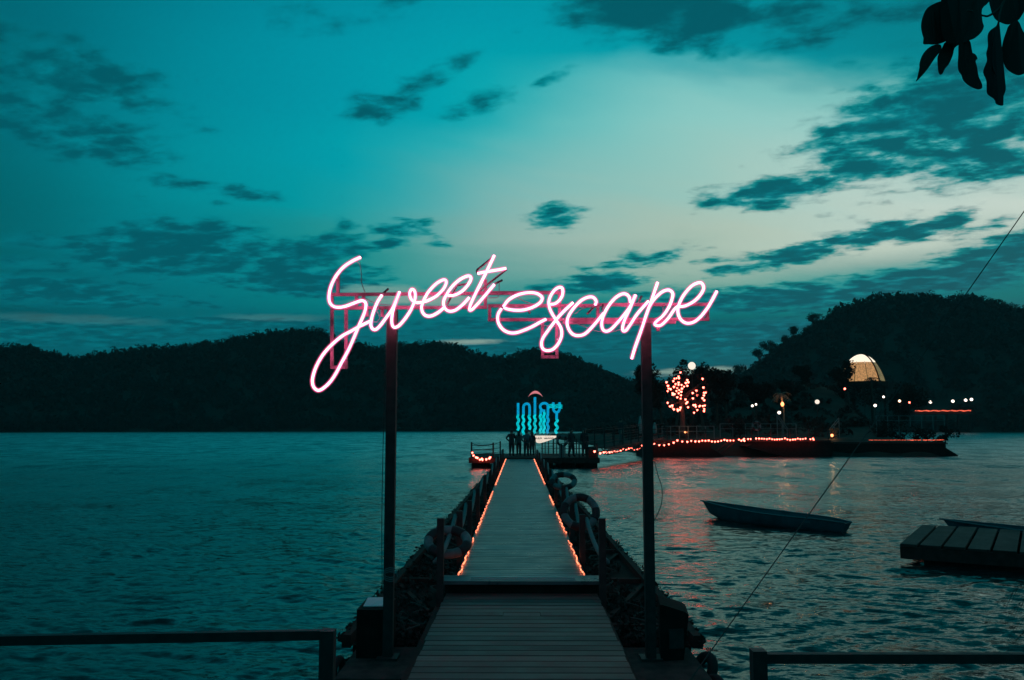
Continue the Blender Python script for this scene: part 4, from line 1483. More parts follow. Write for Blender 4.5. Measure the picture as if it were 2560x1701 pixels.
X = lambda px, D: at2(px, 1000, D).x
ZS = 1.38
shore_raft('dark raft with raked right end moored below the lantern tree', X(1490, 71.5), X(1641, 71.5), 71.5, 4.5, ZS, 'right')
shore_raft('long dark raft with raised left bow moored along the shore', X(1730, 72), X(1915, 72), 72.0, 4.5, ZS, 'left')
shore_raft('darkest raft under the red strip light at the point', X(1925, 74), X(2180, 74), 74.0, 5, 1.2, 'right', False)
for k, (a, b) in enumerate([((1687, 1014), (1652, 1040)), ((1698, 1014), (1662, 1047)), ((1645, 1014), (1638, 1024))]):
    MB().bar(at2(*a, 73), at2(*b, 72.2), 0.10).build('mooring_pole', M['darkwood'], origin=at2(*b, 72.2))
    tag(bpy.data.objects['mooring_pole' + ('' if k == 0 else '.%03d' % k)], ['middle slanting mooring pole in the gap between the two rafts', 'right slanting mooring pole in the gap between the two rafts', 'short slanting mooring pole at the corner of raked raft'][k], 'pole', 'mooring poles between the rafts')
MB().bar(at2(1640, 1013, 73.5), at2(1735, 1011, 73.5), 0.9, 0.08).build('link_bridge', M['darkwood'], origin=at2(1690, 1012, 73.5))
tag(bpy.data.objects['link_bridge'], 'narrow dark footbridge linking the two shore rafts', 'bridge')


# ================================================================== LIGHTS ON STRINGS
def heart_mesh(name, r, mat):
    """small heart-shaped lantern: two lobes on top, a point below"""
    bm = bmesh.new()
    bmesh.ops.create_uvsphere(bm, u_segments=10, v_segments=7, radius=1.0)
    for v in bm.verts:
        x, y, z = v.co
        k = 1.0 if z > 0 else (1 + z * 0.62)
        z2 = z * (0.85 if z > 0 else 1.12)
        if z > 0.4:
            z2 -= 0.32 * max(0, 1 - abs(x) * 2.2)
        v.co = (x * k * r, y * k * 0.7 * r, z2 * r)
    me = bpy.data.meshes.new(name)
    bm.to_mesh(me)
    bm.free()
    me.materials.append(mat)
    me.shade_smooth()
    return me


def string(label, pts, D, r, droop=0.05, group='strings of heart lanterns', name='string_lights', cordr=.012):
    P = [at(x, y, D if not callable(D) else D(x)) for x, y in pts]
    t = thing(name, label, 'string lights', tuple(P[0]), group)
    MB().tube([p + Vector((0, .02, r * 1.05)) for p in P], cordr, 5).build('cord', M['rope'], t)
    me = heart_mesh('bulb', r, M['bulb'])
    for p in P:
        k = rnd.uniform(.9, 1.12)
        inst('bulb', me, t, p, (0, rnd.uniform(-.25, .25), rnd.uniform(-.6, .6)), (k, k, k))
    return t


c4 = lambda L: [(1600 + x * .2119, 850 + y * .2119) for x, y in L]
c3 = lambda L: [(1150 + x * .2119, 950 + y * .2119) for x, y in L]
string('heart lanterns strung along the edge of the raft with raked end',
       c4([(165, 1228), (226, 1240), (285, 1243), (340, 1232), (397, 1213), (441, 1187), (499, 1200), (558, 1203), (604, 1193), (653, 1198), (697, 1198), (735, 1190), (772, 1191), (810, 1188), (848, 1199), (885, 1202)]), 71.2, .080)
string('heart lanterns strung along the footbridge between the rafts',
       c4([(921, 1198), (958, 1191), (995, 1180), (1028, 1188), (1066, 1188), (1103, 1188), (1168, 1177), (1195, 1190), (1228, 1168), (1232, 1192), (1218, 1180), (1275, 1170), (1307, 1170)]), 72.5, .078)
string('heart lanterns strung along the long raft with raised bow',
       c4([(1370, 1164), (1405, 1165), (1437, 1166), (1465, 1168), (1497, 1170), (1527, 1165), (1558, 1172), (1588, 1177), (1618, 1174), (1647, 1173), (1676, 1170), (1710, 1162), (1739, 1174), (1771, 1180), (1803, 1177), (1832, 1174), (1862, 1165), (1891, 1171), (1922, 1170), (1953, 1165), (2010, 1172), (2040, 1165), (2048, 1178)]), 71.7, .074)
string('heart lanterns drooping below the left corner of the end platform',
       c3([(145, 860), (160, 893), (190, 915), (207, 920), (235, 942), (258, 932), (265, 945), (310, 938), (345, 928), (355, 915)]), 53.1, .068)
gx = lambda x: 53.2 + (x - 1486) / (1606 - 1486) * 12.0
string('heart lanterns strung along the underside of the lattice gangway',
       c3([(1588, 845), (1655, 865), (1695, 855), (1725, 855), (1765, 855), (1797, 850), (1828, 845), (1858, 850), (1897, 838), (1930, 820), (1963, 828), (1993, 810), (2025, 810), (2055, 820), (2090, 815), (2120, 803), (2148, 775)]), gx, .072)

TREEB = [(478, 385), (455, 432), (407, 458), (433, 452), (460, 452), (393, 487), (313, 500), (455, 505), (422, 522), (455, 530), (490, 532), (330, 543), (558, 475), (540, 508), (570, 500), (558, 542), (400, 555), (438, 567), (520, 552), (495, 575), (338, 575), (362, 582), (327, 605), (430, 603), (462, 592), (487, 612), (457, 630), (385, 630), (408, 640), (388, 652), (484, 653), (440, 677), (480, 692), (327, 743), (355, 785), (380, 775), (385, 800), (400, 820), (443, 820), (478, 800), (470, 825), (447, 835), (537, 703), (558, 735), (545, 750), (567, 795), (622, 628), (665, 600), (677, 655), (624, 690), (738, 460), (748, 562), (757, 625), (775, 622), (754, 655), (738, 688), (757, 713), (630, 770), (650, 768), (657, 788), (700, 785), (710, 778), (742, 780), (765, 775), (675, 828), (638, 860), (757, 815), (755, 840)]


# ------------------------------------------------------------------ trees
def grow(w, p, d, L, r, depth, rs, tips, spread=.55):
    n = 4
    pts, rr = [Vector(p)], [r]
    q, dd = Vector(p), Vector(d).normalized()
    for k in range(n):
        dd = (dd + Vector((rs.normal() * .10, rs.normal() * .10, rs.normal() * .05 + .04))).normalized()
        q = q + dd * (L / n)
        pts.append(q.copy()); rr.append(r * (1 - .5 * (k + 1) / n))
    w.tube(pts, rr, 6)
    tips.append(q.copy())
    if depth:
        tips.append(pts[2].copy())
        for k in range(3 if depth > 1 else 2):
            a = rs.uniform(0, 2 * PI)
            nd = (dd + Vector((math.cos(a), math.sin(a), rs.uniform(-.1, .5))) * spread * 1.2).normalized()
            grow(w, pts[-1 if k else 3], nd, L * rs.uniform(.55, .8), rr[-1], depth - 1, rs, tips, spread)


def tree(label, base, h, seed, group=None, name='tree', crown=.28, leaf=.12, count=60, spread=.55, depth=3, mat='foliage', cat='tree'):
    t = thing(name, label, cat, tuple(base), group)
    rs = np.random.RandomState(seed)
    w = MB()
    tips = []
    grow(w, base, (0, 0, 1), h * .42, h * .028, depth, rs, tips, spread)
    w.build('trunk', M['bark'], t, smooth=True)
    tp = [p for p in tips if p.z > base[2] + h * .35] or tips
    v, f = leaf_cloud([tuple(p) for p in tp], [h * crown * rs.uniform(.35, .8) * .5 for _ in tp], count, leaf, seed, .75)
    m = MB(); m.v = [tuple(q) for q in v]; m.f = [tuple(q) for q in f]
    m.build('crown', M[mat], t)
    return t


def gz(x, y):
    return max(0.3, float(pen_h(np.array(x), np.array(y))))


# the lantern tree and its lanterns
lt_b = at2(1573, 1002, 80)
lt = thing('lantern_tree', 'bare forked tree covered in glowing heart lanterns on shore raft', 'tree', (lt_b.x, 80, gz(lt_b.x, 80)))
w = MB()
base = Vector((lt_b.x, 80, gz(lt_b.x, 80)))
fork = at(1703, 1006, 80)
w.tube(catmull([base, base.lerp(fork, .5) + Vector((.08, 0, 0)), fork], 4), [0.26 - .011 * i for i in range(9)], 8)
for e in [(1727, 975), (1690, 960), (1680, 990), (1740, 1000), (1757, 955), (1700, 940), (1672, 1020), (1735, 1025)]:
    m_ = fork.lerp(at(*e, 80), .5) + Vector((0, rnd.uniform(-.4, .4), .12))
    w.tube(catmull([fork + Vector((0, 0, rnd.uniform(-.4, .1))), m_, at(*e, 80 + rnd.uniform(-1, 1))], 4), [.12 - .011 * i for i in range(9)], 6)
w.build('trunk', M['bark'], lt, smooth=True)
cs = [tuple(at(1600 + x * .2119, 850 + y * .2119, 80 + rnd.uniform(-.8, 1.4)) + Vector((rnd.uniform(-.4, .4), 0, .2))) for x, y in TREEB]
v, f = leaf_cloud(cs, [.42] * len(cs), 14, .10, 77, .8)
m = MB(); m.v = [tuple(q) for q in v]; m.f = [tuple(q) for q in f]
m.build('crown', M['foliage'], lt)
tl = thing('tree_lanterns', 'cluster of pinkish heart lanterns hanging all over the forked tree', 'string lights', tuple(fork), 'strings of heart lanterns')
hm = heart_mesh('bulb', .095, M['bulb'])
for x, y in TREEB:
    k = rnd.uniform(.9, 1.2)
    inst('bulb', hm, tl, at(1600 + x * .2119, 850 + y * .2119, 79.5 + rnd.uniform(-1.3, 0.3)), (0, rnd.uniform(-.3, .3), rnd.uniform(-.6, .6)), (k, k, k))

# row of trees behind it
ROW = [(1492, 846, 92), (1525, 858, 95), (1556, 853, 93), (1590, 862, 96), (1618, 852, 94), (1650, 850, 96), (1672, 858, 99)]
words = ['first', 'second', 'third', 'fourth', 'fifth', 'sixth', 'seventh']
for k, (x, y, D) in enumerate(ROW):
    top = at2(x, y, D)
    b = Vector((top.x, D, gz(top.x, D)))
    tree(f'{words[k]} tree from the right neon pole in the row behind lantern tree', b, (top.z - b.z) * 1.06, 40 + k, 'trees behind the lantern tree', crown=.30, leaf=.15, count=70)
# trees that stand out on the left slope of the right hill
for k, (x, y, h) in enumerate([(1752, 803, 7), (1775, 785, 8), (1805, 775, 8), (1830, 752, 7), (1700, 842, 7), (1880, 722, 7)]):
    top = at2(x, y, 400)
    b = Vector((top.x, 400, top.z - h))
    tree(['tree with leaning crown low on the right hill skyline', 'tall loose tree second up the right hill skyline', 'twin crowned tree third up the right hill skyline', 'bushy tree fourth up the right hill skyline', 'lowest small tree where right hill skyline meets the shore trees', 'highest single tree on the left slope of right hill'][k], b, h, 60 + k, 'single trees on the right hill skyline', crown=.75, leaf=.24, count=46, spread=.9)
# dark trees over the point
for k, (x, y, D, lb) in enumerate([(1742, 872, 100, 'broad dark tree between the seventh tree and the uplit palm'), (1860, 868, 112, 'dark tree behind the globe lamp left of the dome'), (2066, 884, 118, 'dark tree right of the lit dome'), (1812, 880, 104, 'dark tree rising behind the uplit palm')]):
    top = at2(x, y, D)
    b = Vector((top.x, D, gz(top.x, D)))
    tree(lb, b, max(3, top.z - b.z), 80 + k, 'dark trees on the point', crown=.42, leaf=.2, count=90)

# ------------------------------------------------------------------ lit dome
DD = 114.0
dc = at2(1987, 881, DD)
dome = thing('lit_dome', 'ribbed dome tent glowing cream and orange on the slope', 'dome', tuple(dc))
rad = at2(2037, 881, DD).x - dc.x
hgt = at2(1985, 817, DD).z - dc.z
NP = 11


def dome_pt(a, t, k=1.0):
    r = rad * (.55 * math.cos(t * PI / 2) + .45 * (1 - t)) * k
    return dc + Vector((math.cos(a) * r, math.sin(a) * r, hgt * math.sin(t * PI / 2) ** 1.05 * k))


for i in range(NP):
    a0, a1 = 2 * PI * i / NP + .02, 2 * PI * (i + 1) / NP - .02
    w = MB()
    n, mm = 10, 4
    for q in range(n + 1):
        for j in range(mm + 1):
            tt = q / n * .53
            w.v.append(tuple(dome_pt(a0 + (a1 - a0) * j / mm, tt, 1 - .015 * math.sin(PI * j / mm))))
    for q in range(n):
        for j in range(mm):
            w.f.append((q * (mm + 1) + j, q * (mm + 1) + j + 1, (q + 1) * (mm + 1) + j + 1, (q + 1) * (mm + 1) + j))
    mid = ((a0 + a1) / 2) % (2 * PI)
    mt = 'dome_olive' if (mid > 1.66 * PI or mid < PI * .5) else 'dome_warm'
    w.build('canvas_panel', M[mt], dome, smooth=True)
    MB().tube([dome_pt(2 * PI * i / NP, q / 8 * (.52 if i != 9 else .9), 1.01) for q in range(9)], (.02 if i != 9 else .10), 6).build('rib', M['darkwood'], dome)
w = MB()
w.lathe(dc, [(max(.02, rad * 1.02 * (.55 * math.cos(t * PI / 2) + .45 * (1 - t))), hgt * math.sin(t * PI / 2) ** 1.05) for t in np.linspace(.50, .995, 8)], 18)
w.build('cap', M['dome_bright'], dome, smooth=True)
MB().lathe(dc + Vector((0, 0, -.7)), [(rad * 1.12, 0), (rad * 1.12, .7)], 20).build('base_deck', M['darkwood'], dome)
for q in range(8):
    a = q * PI / 4
    p = dc + Vector((math.cos(a) * rad, math.sin(a) * rad, 0))
    MB().bb(p.x - .1, p.x + .1, p.y - .1, p.y + .1, gz(p.x, p.y) - .3, dc.z - .7).build('stilt', M['darkwood'], dome)
top = at2(1953, 836, 108)
tree('small dark tree hiding the left side of the lit dome', Vector((top.x, 108, gz(top.x, 108))), max(2.5, (top.z - gz(top.x, 108))) * 1.0, 95, crown=.40, leaf=.15, count=70, spread=.4)


def palm(label, top, base, n, L, seed, group='palms on the point', mat='leaf', barkm='bark'):
    t = thing('palm_tree', label, 'palm', tuple(base), group)
    rs = np.random.RandomState(seed)
    MB().tube(catmull([base, Vector(base).lerp(Vector(top), .5) + Vector((.1, 0, 0)), top], 5), [.16 - .006 * i for i in range(11)], 8).build('trunk', M[barkm], t, smooth=True)
    for k in range(n):
        a = 2 * PI * k / n + rs.uniform(-.2, .2)
        up = rs.uniform(-.1, .9)
        w = MB()
        pts = [Vector(top) + Vector((math.cos(a) * L * s_, math.sin(a) * L * s_, L * (up * s_ - (1.0) * s_ * s_ * .8))) for s_ in np.linspace(0, 1, 7)]
        w.tube(pts, [.025 - .003 * i for i in range(7)], 5)
        for q in range(1, 7):
            for sg in (-1, 1):
                d = (pts[q] - pts[q - 1]).normalized()
                sd = d.cross(Vector((0, 0, 1)))
                sd = sd.normalized() * sg
                c = pts[q]
                e = c + (sd + d * .6 + Vector((0, 0, -.35))) * L * .28
                b0 = len(w.v)
                w.v += [tuple(c - d * .05), tuple(c + d * .07), tuple(e), tuple(e - d * .04)]
                w.f.append((b0, b0 + 1, b0 + 2, b0 + 3))
        w.build('frond', M[mat], t)
    return t


top = at2(2008, 873, 107)
palm('small dark palm in front of the lit dome', top, (top.x, 107, gz(top.x, 107)), 11, 1.1, 3)
p0 = at(1956, 990, 88)
base = Vector((p0.x, 88, gz(p0.x, 88)))
M['lit_leaf'] = plain('lit_palm_leaf', (.16, .13, .09), .7)  # uplight put into the colour: paler than the other palm's leaf
M['lit_bark'] = plain('lit_palm_bark', (.2, .16, .12), .9)  # bark lightened the same way so the trunk looks lit
palm('palm lit orange from below left of the globe lamp', at(1953, 985, 88), base, 13, 0.95, 5, mat='lit_leaf', barkm='lit_bark')
uplight = thing('uplight', 'cream flood lamp at the trunk of the orange lit palm', 'lamp', tuple(at(1956, 1008, 87.2)))
q0 = at(1956, 1011, 87.2)
MB().ball(q0, .17, 12, 1.35).build('lens', M['flame'], uplight, smooth=True)
MB().bb(q0.x - .04, q0.x + .04, 87.2, 87.28, gz(q0.x, 87.2), q0.z - .15).build('stake', M['steel'], uplight)
q0 = at(2083, 1084, 77)
bz = gz(q0.x, 78.5)
sh = thing('lit_shrub', 'small shrub glowing orange from a ground lamp on the raft edge', 'shrub', (q0.x, 78, bz))
v, f = leaf_cloud([tuple(at(2080, 1078, 77.6)), tuple(at(2088, 1084, 77.6)), tuple(at(2082, 1090, 77.6)), tuple(at(2092, 1075, 77.8))], [.28, .3, .3, .2], 60, .075, 8, 1.1)
m = MB(); m.v = [tuple(q) for q in v]; m.f = [tuple(q) for q in f]
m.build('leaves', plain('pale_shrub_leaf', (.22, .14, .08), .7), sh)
MB().tube([at(2084, 1106, 77.7), at(2084, 1080, 77.7)], .03, 6).build('stem', M['bark'], sh)
gl = thing('ground_lamp', 'orange ground lamp at the foot of the glowing shrub', 'lamp', tuple(at(2079, 1092, 77.0)))
MB().ball(at(2080, 1089, 77.0), .13, 10).build('lens', M['flame'], gl, smooth=True)
MB().lathe(at(2080, 1089, 77.0) + Vector((0, 0, -.3)), [(.12, 0), (.12, .14)], 10).build('housing', M['steel'], gl)
q0 = at(1714, 1081, 76)
gl = thing('ground_lamp', 'small orange ground lamp below the lantern tree', 'lamp', tuple(q0))
MB().ball(q0, .13, 10, .6).build('lens', M['flame'], gl, smooth=True)
MB().lathe(q0 + Vector((0, 0, -.3)), [(.14, 0), (.14, .2)], 10).build('housing', M['steel'], gl)


for k, (x, y, D, rr, lb) in enumerate([(2176, 1004, 76.5, 1.0, 'ragged dark bush at the very tip of the point'), (2120, 1000, 80, 0.9, 'rounded dark bush behind the red strip near the tip'), (2040, 985, 82, 1.4, 'broad dark bush behind the left end of red strip'), (1690, 985, 79, 1.0, 'dark bush above the gap between the two rafts'), (1880, 985, 80, 1.2, 'dark bush left of the glowing shrub'), (1950, 900, 109, 1.5, 'dark bush under the left side of the lit dome'), (1990, 903, 109, 1.5, 'dark bush under the middle of the lit dome'), (2028, 902, 110, 1.5, 'dark bush under the right side of the lit dome')]):
    c0 = at2(x, y, D)
    t = thing('bush', lb, 'bush', (c0.x, D, gz(c0.x, D)), 'bushes along the shore')
    rs = np.random.RandomState(200 + k)
    cs = [(c0.x + rs.normal() * rr * .6, D + rs.normal() * .5, max(.8, c0.z + rs.normal() * rr * .4 - .2)) for _ in range(9)]
    v, f = leaf_cloud(cs, [rr * rs.uniform(.3, .6) for _ in cs], 60, .13, 300 + k, .8)
    m = MB(); m.v = [tuple(q) for q in v]; m.f = [tuple(q) for q in f]
    m.build('leaves', M['foliage'], t)
    MB().tube([(c0.x, D, gz(c0.x, D) - .2), (c0.x + .1, D, c0.z)], [.06, .03], 6).build('stem', M['bark'], t)


# lamps
def lamp(label, px, py, D, r, mat='whitebulb', group='lamps along the shore paths', zb=None, sz=1.0):
    r *= 1.0 if mat == 'globe' else 0.85
    p = at(px, py, D)
    z0 = gz(p.x, D) if zb is None else zb
    t = thing('globe_lamp', label, 'lamp', (p.x, D, min(z0, p.z - r * 1.5)), group)
    MB().ball(p, r, 16, sz).build('globe', M[mat], t, smooth=True)
    MB().tube([(p.x, D, min(z0, p.z - r * 1.5) - .1), (p.x, D, p.z - r * .92)], .035, 7).build('pole', M['steel'], t)
    return t


lamp('large round cream globe lamp on a tall pole above lantern tree', 1729.5, 915, 82, .37, 'globe')
lamp('round cream globe lamp on a pole right of the uplit palm', 2043, 1005, 80, .21, 'globe')
c5 = lambda x, y: (2050 + x * .2161, 850 + y * .2161)
for lb, (x, y), D, r, mt in [
    ('white path lamp left of the pair beyond the lantern tree', (1880.8, 1015), 84, .14, 'whitebulb'),
    ('white path lamp right of the pair beyond the lantern tree', (1890, 1011.5), 85, .12, 'whitebulb'),
    ('white lamp at the foot of the uplit palm by stair rails', (1948, 1032), 79, .17, 'whitebulb'),
    ('reddish lamp just below the left side of lit dome', c5(287, 567), 100, .14, 'bulb'),
    ('white path lamp below the right edge of lit dome', c5(735, 660), 95, .15, 'whitebulb'),
    ('white lamp low between the lit dome and glowing shrub', c5(638, 760), 90, .18, 'whitebulb'),
    ('pinkish path lamp right of the guy wire near the dome', c5(920, 708), 95, .17, 'warmbulb'),
    ('tiny reddish lamp beside the pinkish path lamp', c5(1035, 725), 95, .11, 'bulb')]:
    lamp(lb, x, y, D, r, mt)

# terrace on the far hillside with a red strip and four lamps
TD = 303.0
a, b = at(*c5(1100, 822), TD), at(*c5(1745, 820), TD)
ter = thing('hillside_terrace', 'dark terrace on the hillside edged with a red strip light', 'terrace', (a.x, TD, a.z - 4))
MB().bb(a.x - 2, b.x + 2, TD + .5, TD + 9, a.z - 1.2, a.z - .3).build('deck', M['darkwood'], ter)
pts = [a.lerp(b, k / 24) + Vector((0, 0, .12 * math.sin(k * 1.7))) for k in range(25)]
MB().tube(pts, [.10 + .14 * abs(math.sin(k * 2.3)) for k in range(25)], 6).build('light_tube', M['farled'], ter, smooth=True)
for k in range(6):
    p = a.lerp(b, k / 5)
    MB().bb(p.x - .3, p.x + .3, TD + 1, TD + 1.6, -1.2, a.z - 1.2).build('stilt', M['darkwood'], ter)
for k, (x, y) in enumerate([(1277, 720), (1537, 710), (1685, 698), (1752, 690)]):
    lamp(f'{words[k]} white lamp from the left on the far hillside terrace', *c5(x, y), TD + 2, .60, 'whitebulb', 'lamps on the hillside terrace', zb=a.z - .3)
for (x0, x1, lb) in ((565, 1165, 'thin red strip light along the edge of the darkest raft'), (1190, 1435, 'short bright red strip light at the tip of the point')):
    t = thing('strip_light', lb, 'strip light', tuple(at(*c5(x0, 1160), 73.8)), 'red strip lights on the darkest raft')
    n = int((x1 - x0) / 12)
    pts = [at(*c5(x0 + (x1 - x0) * k / n, 1160 - (8 * max(0, (k / n - .6)) if x0 > 1000 else 0) + rnd.uniform(-1.5, 1.5)), 73.8) for k in range(n + 1)]
    MB().tube(pts, [(.016 if x0 < 1000 and k < n * .8 else .03) for k in range(n + 1)], 6).build('light_tube', M['farled'], t, smooth=True)
    MB().bar(pts[0] + Vector((0, .1, -.05)), pts[-1] + Vector((0, .1, -.05)), .05).build('batten', M['darkwood'], t)

# folded parasols, stair rails, life ring on the shore
for px, lb in ((1601, 'folded grey parasol just left of the right neon pole'), (1637, 'folded grey parasol just right of the right neon pole')):
    b = at(px, 1085, 75); tp = at(px, 1040 if px < 1620 else 1056, 75)
    t = thing('folded_parasol', lb, 'parasol', (b.x, 75, ZS), 'folded parasols on the shore raft')
    MB().lathe((b.x, 75, b.z), [(.05, 0), (.22, .1), (.17, (tp.z - b.z) * .6), (.04, tp.z - b.z)], 10).build('canopy', M['parasol'], t, smooth=True)
    MB().tube([(b.x, 75, ZS - .4), (b.x, 75, b.z)], .03, 6).build('pole', M['steel'], t)
for k, (pa, pb, lb) in enumerate([((1600 + 1615 * .2119, 850 + 870 * .2119), (1600 + 1735 * .2119, 850 + 1035 * .2119), 'pale stair handrails falling to the right under the uplit palm'),
                                  ((2075, 1072), (2097, 1045), 'pale stair handrails rising beside the glowing shrub')]):
    t = thing('stair_rail', lb, 'handrail', tuple(at(*pb, 78)), 'stair handrails on the shore')
    for off in (0, 7):
        A_, B_ = at(pa[0], pa[1] + off, 78), at(pb[0], pb[1] + off, 78)
        MB().bar(A_, B_, .06).build('rail', M['metalgrey'], t)
    for q in (0, .5, 1):
        p = at(pa[0] + (pb[0] - pa[0]) * q, pa[1] + (pb[1] - pa[1]) * q, 78)
        MB().bb(p.x - .03, p.x + .03, 77.97, 78.03, min(p.z - .9, gz(p.x, 78)), p.z).build('post', M['metalgrey'], t)
life_ring('pale green life ring hung on the long raft railing', at(1891, 1065, 72.1), Euler((R(84), 0, R(12))), .34, 'life rings on the shore')
for k, (x0, x1, y, D, lb) in enumerate([(1655, 1785, 1066, 76, 'grey railing with two rails behind the raked raft'), (1800, 1990, 1060, 79, 'dim grey railing along the path above the long raft'), (2190, 2360, 1040, 84, 'dim grey railing along the path behind the strip lights')]):
    a, b = at(x0, y, D), at(x1, y, D)
    t = thing('path_railing', lb, 'railing', (a.x, D, a.z - 1), 'railings along the shore path')
    for dz_ in (0, -.45):
        MB().bar(a + Vector((0, 0, dz_)), b + Vector((0, 0, dz_)), .045).build('rail', M['metalgrey'], t)
    for q in range(7):
        p = a.lerp(b, q / 6)
        MB().bb(p.x - .03, p.x + .03, D - .03, D + .03, min(gz(p.x, D), p.z - .8), p.z).build('post', M['metalgrey'], t)

# ================================================================== FOREGROUND LEAVES
LD = 3.0


def lf(x, y, off=0.0):
    return at(2200 + x * .1913, y * .1913, LD + off)


branch = thing('leafy_branch', 'dark drooping branch with broad leaves hanging at the top right', 'branch', tuple(lf(1500, -500)))
LEAVES = [
    ([(920, -60), (830, 8), (740, 35), (620, 105), (560, 220), (537, 340), (555, 450), (570, 500), (568, 575), (640, 580), (710, 583), (820, 560), (960, 470), (1020, 300), (1010, 80)], .05, 'leaf'),
    ([(860, -80), (800, 150), (800, 400), (860, 540), (930, 570), (1030, 575), (1100, 555), (1165, 530), (1240, 500), (1320, 430), (1358, 350), (1340, 280), (1335, 120), (1420, 30), (1430, -90)], .0, 'leaf'),
    ([(790, 585), (705, 590), (620, 640), (550, 730), (515, 850), (528, 945), (500, 1000), (470, 1070), (560, 980), (640, 880), (720, 760), (800, 655)], .03, 'leaf'),
    ([(870, 540), (800, 655), (755, 740), (755, 850), (765, 940), (790, 978), (820, 960), (850, 900), (900, 840), (950, 730), (975, 630), (1030, 575)], .06, 'leaf'),
    ([(1070, 530), (1030, 575), (1025, 720), (1018, 850), (1030, 930), (1065, 980), (1090, 1050), (1150, 1110), (1220, 1150), (1290, 1170), (1335, 1150), (1330, 1090), (1290, 1000), (1270, 880), (1250, 800), (1275, 765), (1245, 710), (1195, 680), (1190, 590), (1165, 530)], .02, 'leaf'),
    ([(1540, 290), (1520, 340), (1440, 400), (1408, 470), (1412, 600), (1390, 700), (1400, 790), (1370, 870), (1350, 950), (1390, 1050), (1395, 1150), (1400, 1220), (1440, 1260), (1500, 1300), (1520, 1360), (1610, 1380), (1605, 1290), (1640, 1190), (1640, 1120), (1590, 1060), (1530, 1000), (1480, 900), (1465, 800), (1470, 640), (1490, 500), (1540, 420), (1545, 340), (1560, 290)], .0, 'neonlit_leaf'),
    ([(1690, 330), (1650, 420), (1610, 540), (1592, 670), (1610, 800), (1650, 890), (1720, 950), (1810, 985), (1882, 965), (2000, 900), (2030, 700), (1960, 520), (1870, 410), (1800, 270)], .04, 'leaf'),
    ([(1440, -60), (1450, 120), (1500, 240), (1570, 290), (1680, 322), (1800, 272), (1850, 210), (1882, 140), (1990, -20), (1700, -120)], .07, 'leaf'),
]
for poly, off, mt in LEAVES:
    cx = sum(p[0] for p in poly) / len(poly)
    cy = sum(p[1] for p in poly) / len(poly)
    axis_i = max(range(len(poly)), key=lambda i: (poly[i][0] - poly[0][0]) ** 2 + (poly[i][1] - poly[0][1]) ** 2)
    ax = Vector((poly[axis_i][0] - poly[0][0], poly[axis_i][1] - poly[0][1])).normalized()
    bm = bmesh.new()
    poly = [(q.x, q.y) for q in catmull([(a_, b_, 0) for a_, b_ in poly], 3, closed=True)]
    outer = [bm.verts.new(lf(x, y, off + .00012 * abs((x - cx) * ax.y - (y - cy) * ax.x) * 1.0)) for x, y in poly]
    f = bm.faces.new(outer)
    bmesh.ops.triangulate(bm, faces=[f])
    r = bmesh.ops.extrude_face_region(bm, geom=bm.faces[:])
    bmesh.ops.translate(bm, vec=(0, .0016, 0), verts=[e for e in r['geom'] if isinstance(e, bmesh.types.BMVert)])
    bmesh.ops.recalc_face_normals(bm, faces=bm.faces)
    w = MB()
    bm.verts.index_update()
    w.v = [tuple(v.co) for v in bm.verts]
    w.f = [tuple(v.index for v in fc.verts) for fc in bm.faces]
    bm.free()
    leaf_o = w.build('leaf', M[mt], branch)
    if mt == 'neonlit_leaf':
        leaf_o['label'] = 'narrow curled reddish leaf'
MB().tube(catmull([lf(1900, -700, .05), lf(1700, -250, .05), lf(1600, 60, .05), lf(1440, 200, .05), lf(1340, 205, .04), lf(1100, 150, .03), lf(950, 480, .04)], 5), [.006 - .00012 * i for i in range(31)], 7).build('stem', M['bark'], branch, smooth=True)
MB().tube(catmull([lf(1600, 60, .05), lf(1560, 200, .03), lf(1550, 300, .0)], 4), .0035, 6).build('stem', M['bark'], branch, smooth=True)

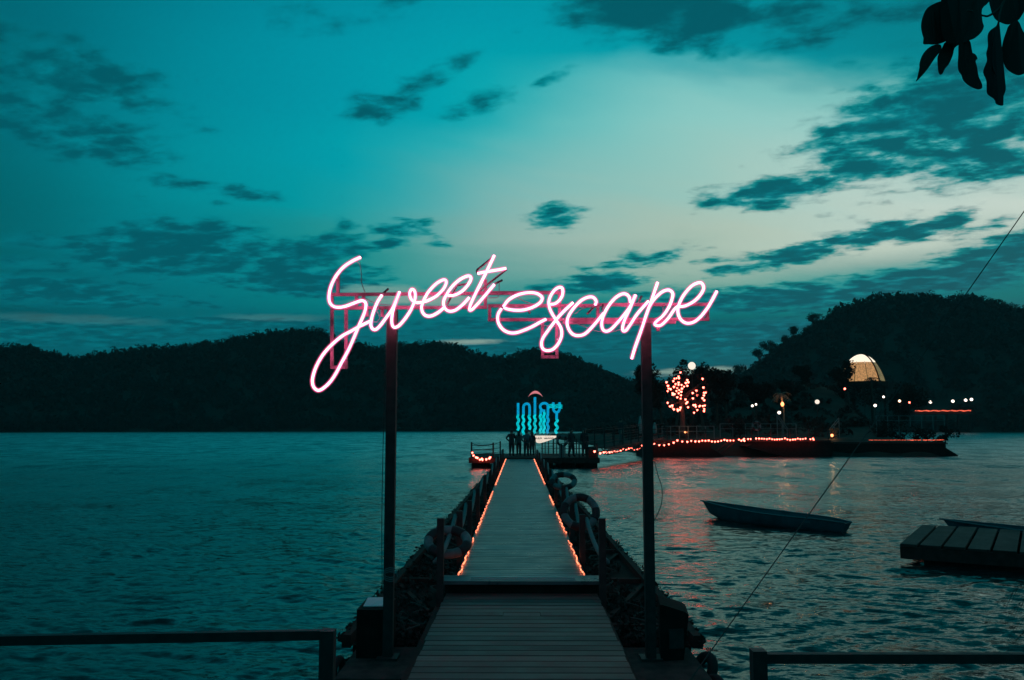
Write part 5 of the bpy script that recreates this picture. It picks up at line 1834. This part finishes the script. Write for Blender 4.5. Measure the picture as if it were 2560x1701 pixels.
# drooping fronds at the right edge
fr = thing('drooping_plant', 'feathery dark fronds drooping in at the lower right edge', 'plant', tuple(at(2720, 1400, 5.6)))
rs = np.random.RandomState(14)
for k in range(9):
    s0 = at(2740, 1330 + k * 24, 5.6 + rs.uniform(-.2, .2))
    e0 = at(2545 + rs.uniform(-25, 45), 1415 + k * 24 + rs.uniform(-20, 20), 5.5 + rs.uniform(-.2, .2))
    mid_ = s0.lerp(e0, .55) + Vector((0, 0, .10))
    P = catmull([s0, mid_, e0], 8)
    w = MB()
    w.tube(P, [.004 - .0002 * i for i in range(len(P))], 5)
    for i in range(2, len(P)):
        d = (P[i] - P[i - 1]).normalized()
        for sg in (-1, 1):
            e = P[i] + d * .12 + Vector((-.01, .03 * sg, -.02 + .035 * sg))
            b0 = len(w.v)
            w.v += [tuple(P[i] - d * .004), tuple(P[i] + d * .006), tuple(e)]
            w.f.append((b0, b0 + 1, b0 + 2))
    w.build('frond', M['leaf'], fr)

# ------------------------------------------------------------------ evening haze over the lake
hz = MB().bb(-1300, 1300, -1300, 1300, -3.0, 95.0).build('haze', bpy.data.materials.new('haze_air'))
hm_ = hz.data.materials[0]
hm_.use_nodes = True
t_ = hm_.node_tree
t_.nodes.clear()
o_ = t_.nodes.new('ShaderNodeOutputMaterial')
v_ = t_.nodes.new('ShaderNodeVolumePrincipled')
v_.inputs['Color'].default_value = (0.95, 0.95, 0.95, 1)
v_.inputs['Density'].default_value = HAZE
v_.inputs['Anisotropy'].default_value = 0.2
t_.links.new(v_.outputs[0], o_.inputs['Volume'])
tag(hz, kind='stuff')


# the flood lamps that light the palm and the shrub
for (px, py, D, e) in ((1956, 1006, 87.45, 40), (2078, 1090, 76.8, 14), (1714, 1079, 75.8, 6)):
    ld = bpy.data.lights.new('flood_lamp', 'POINT')
    ld.energy = e
    ld.color = (1.0, 0.42, 0.16)
    ld.shadow_soft_size = 0.12
    lo = bpy.data.objects.new('flood_lamp', ld)
    COL.objects.link(lo)
    lo.location = at(px, py, D) + Vector((0, -.25, .05))
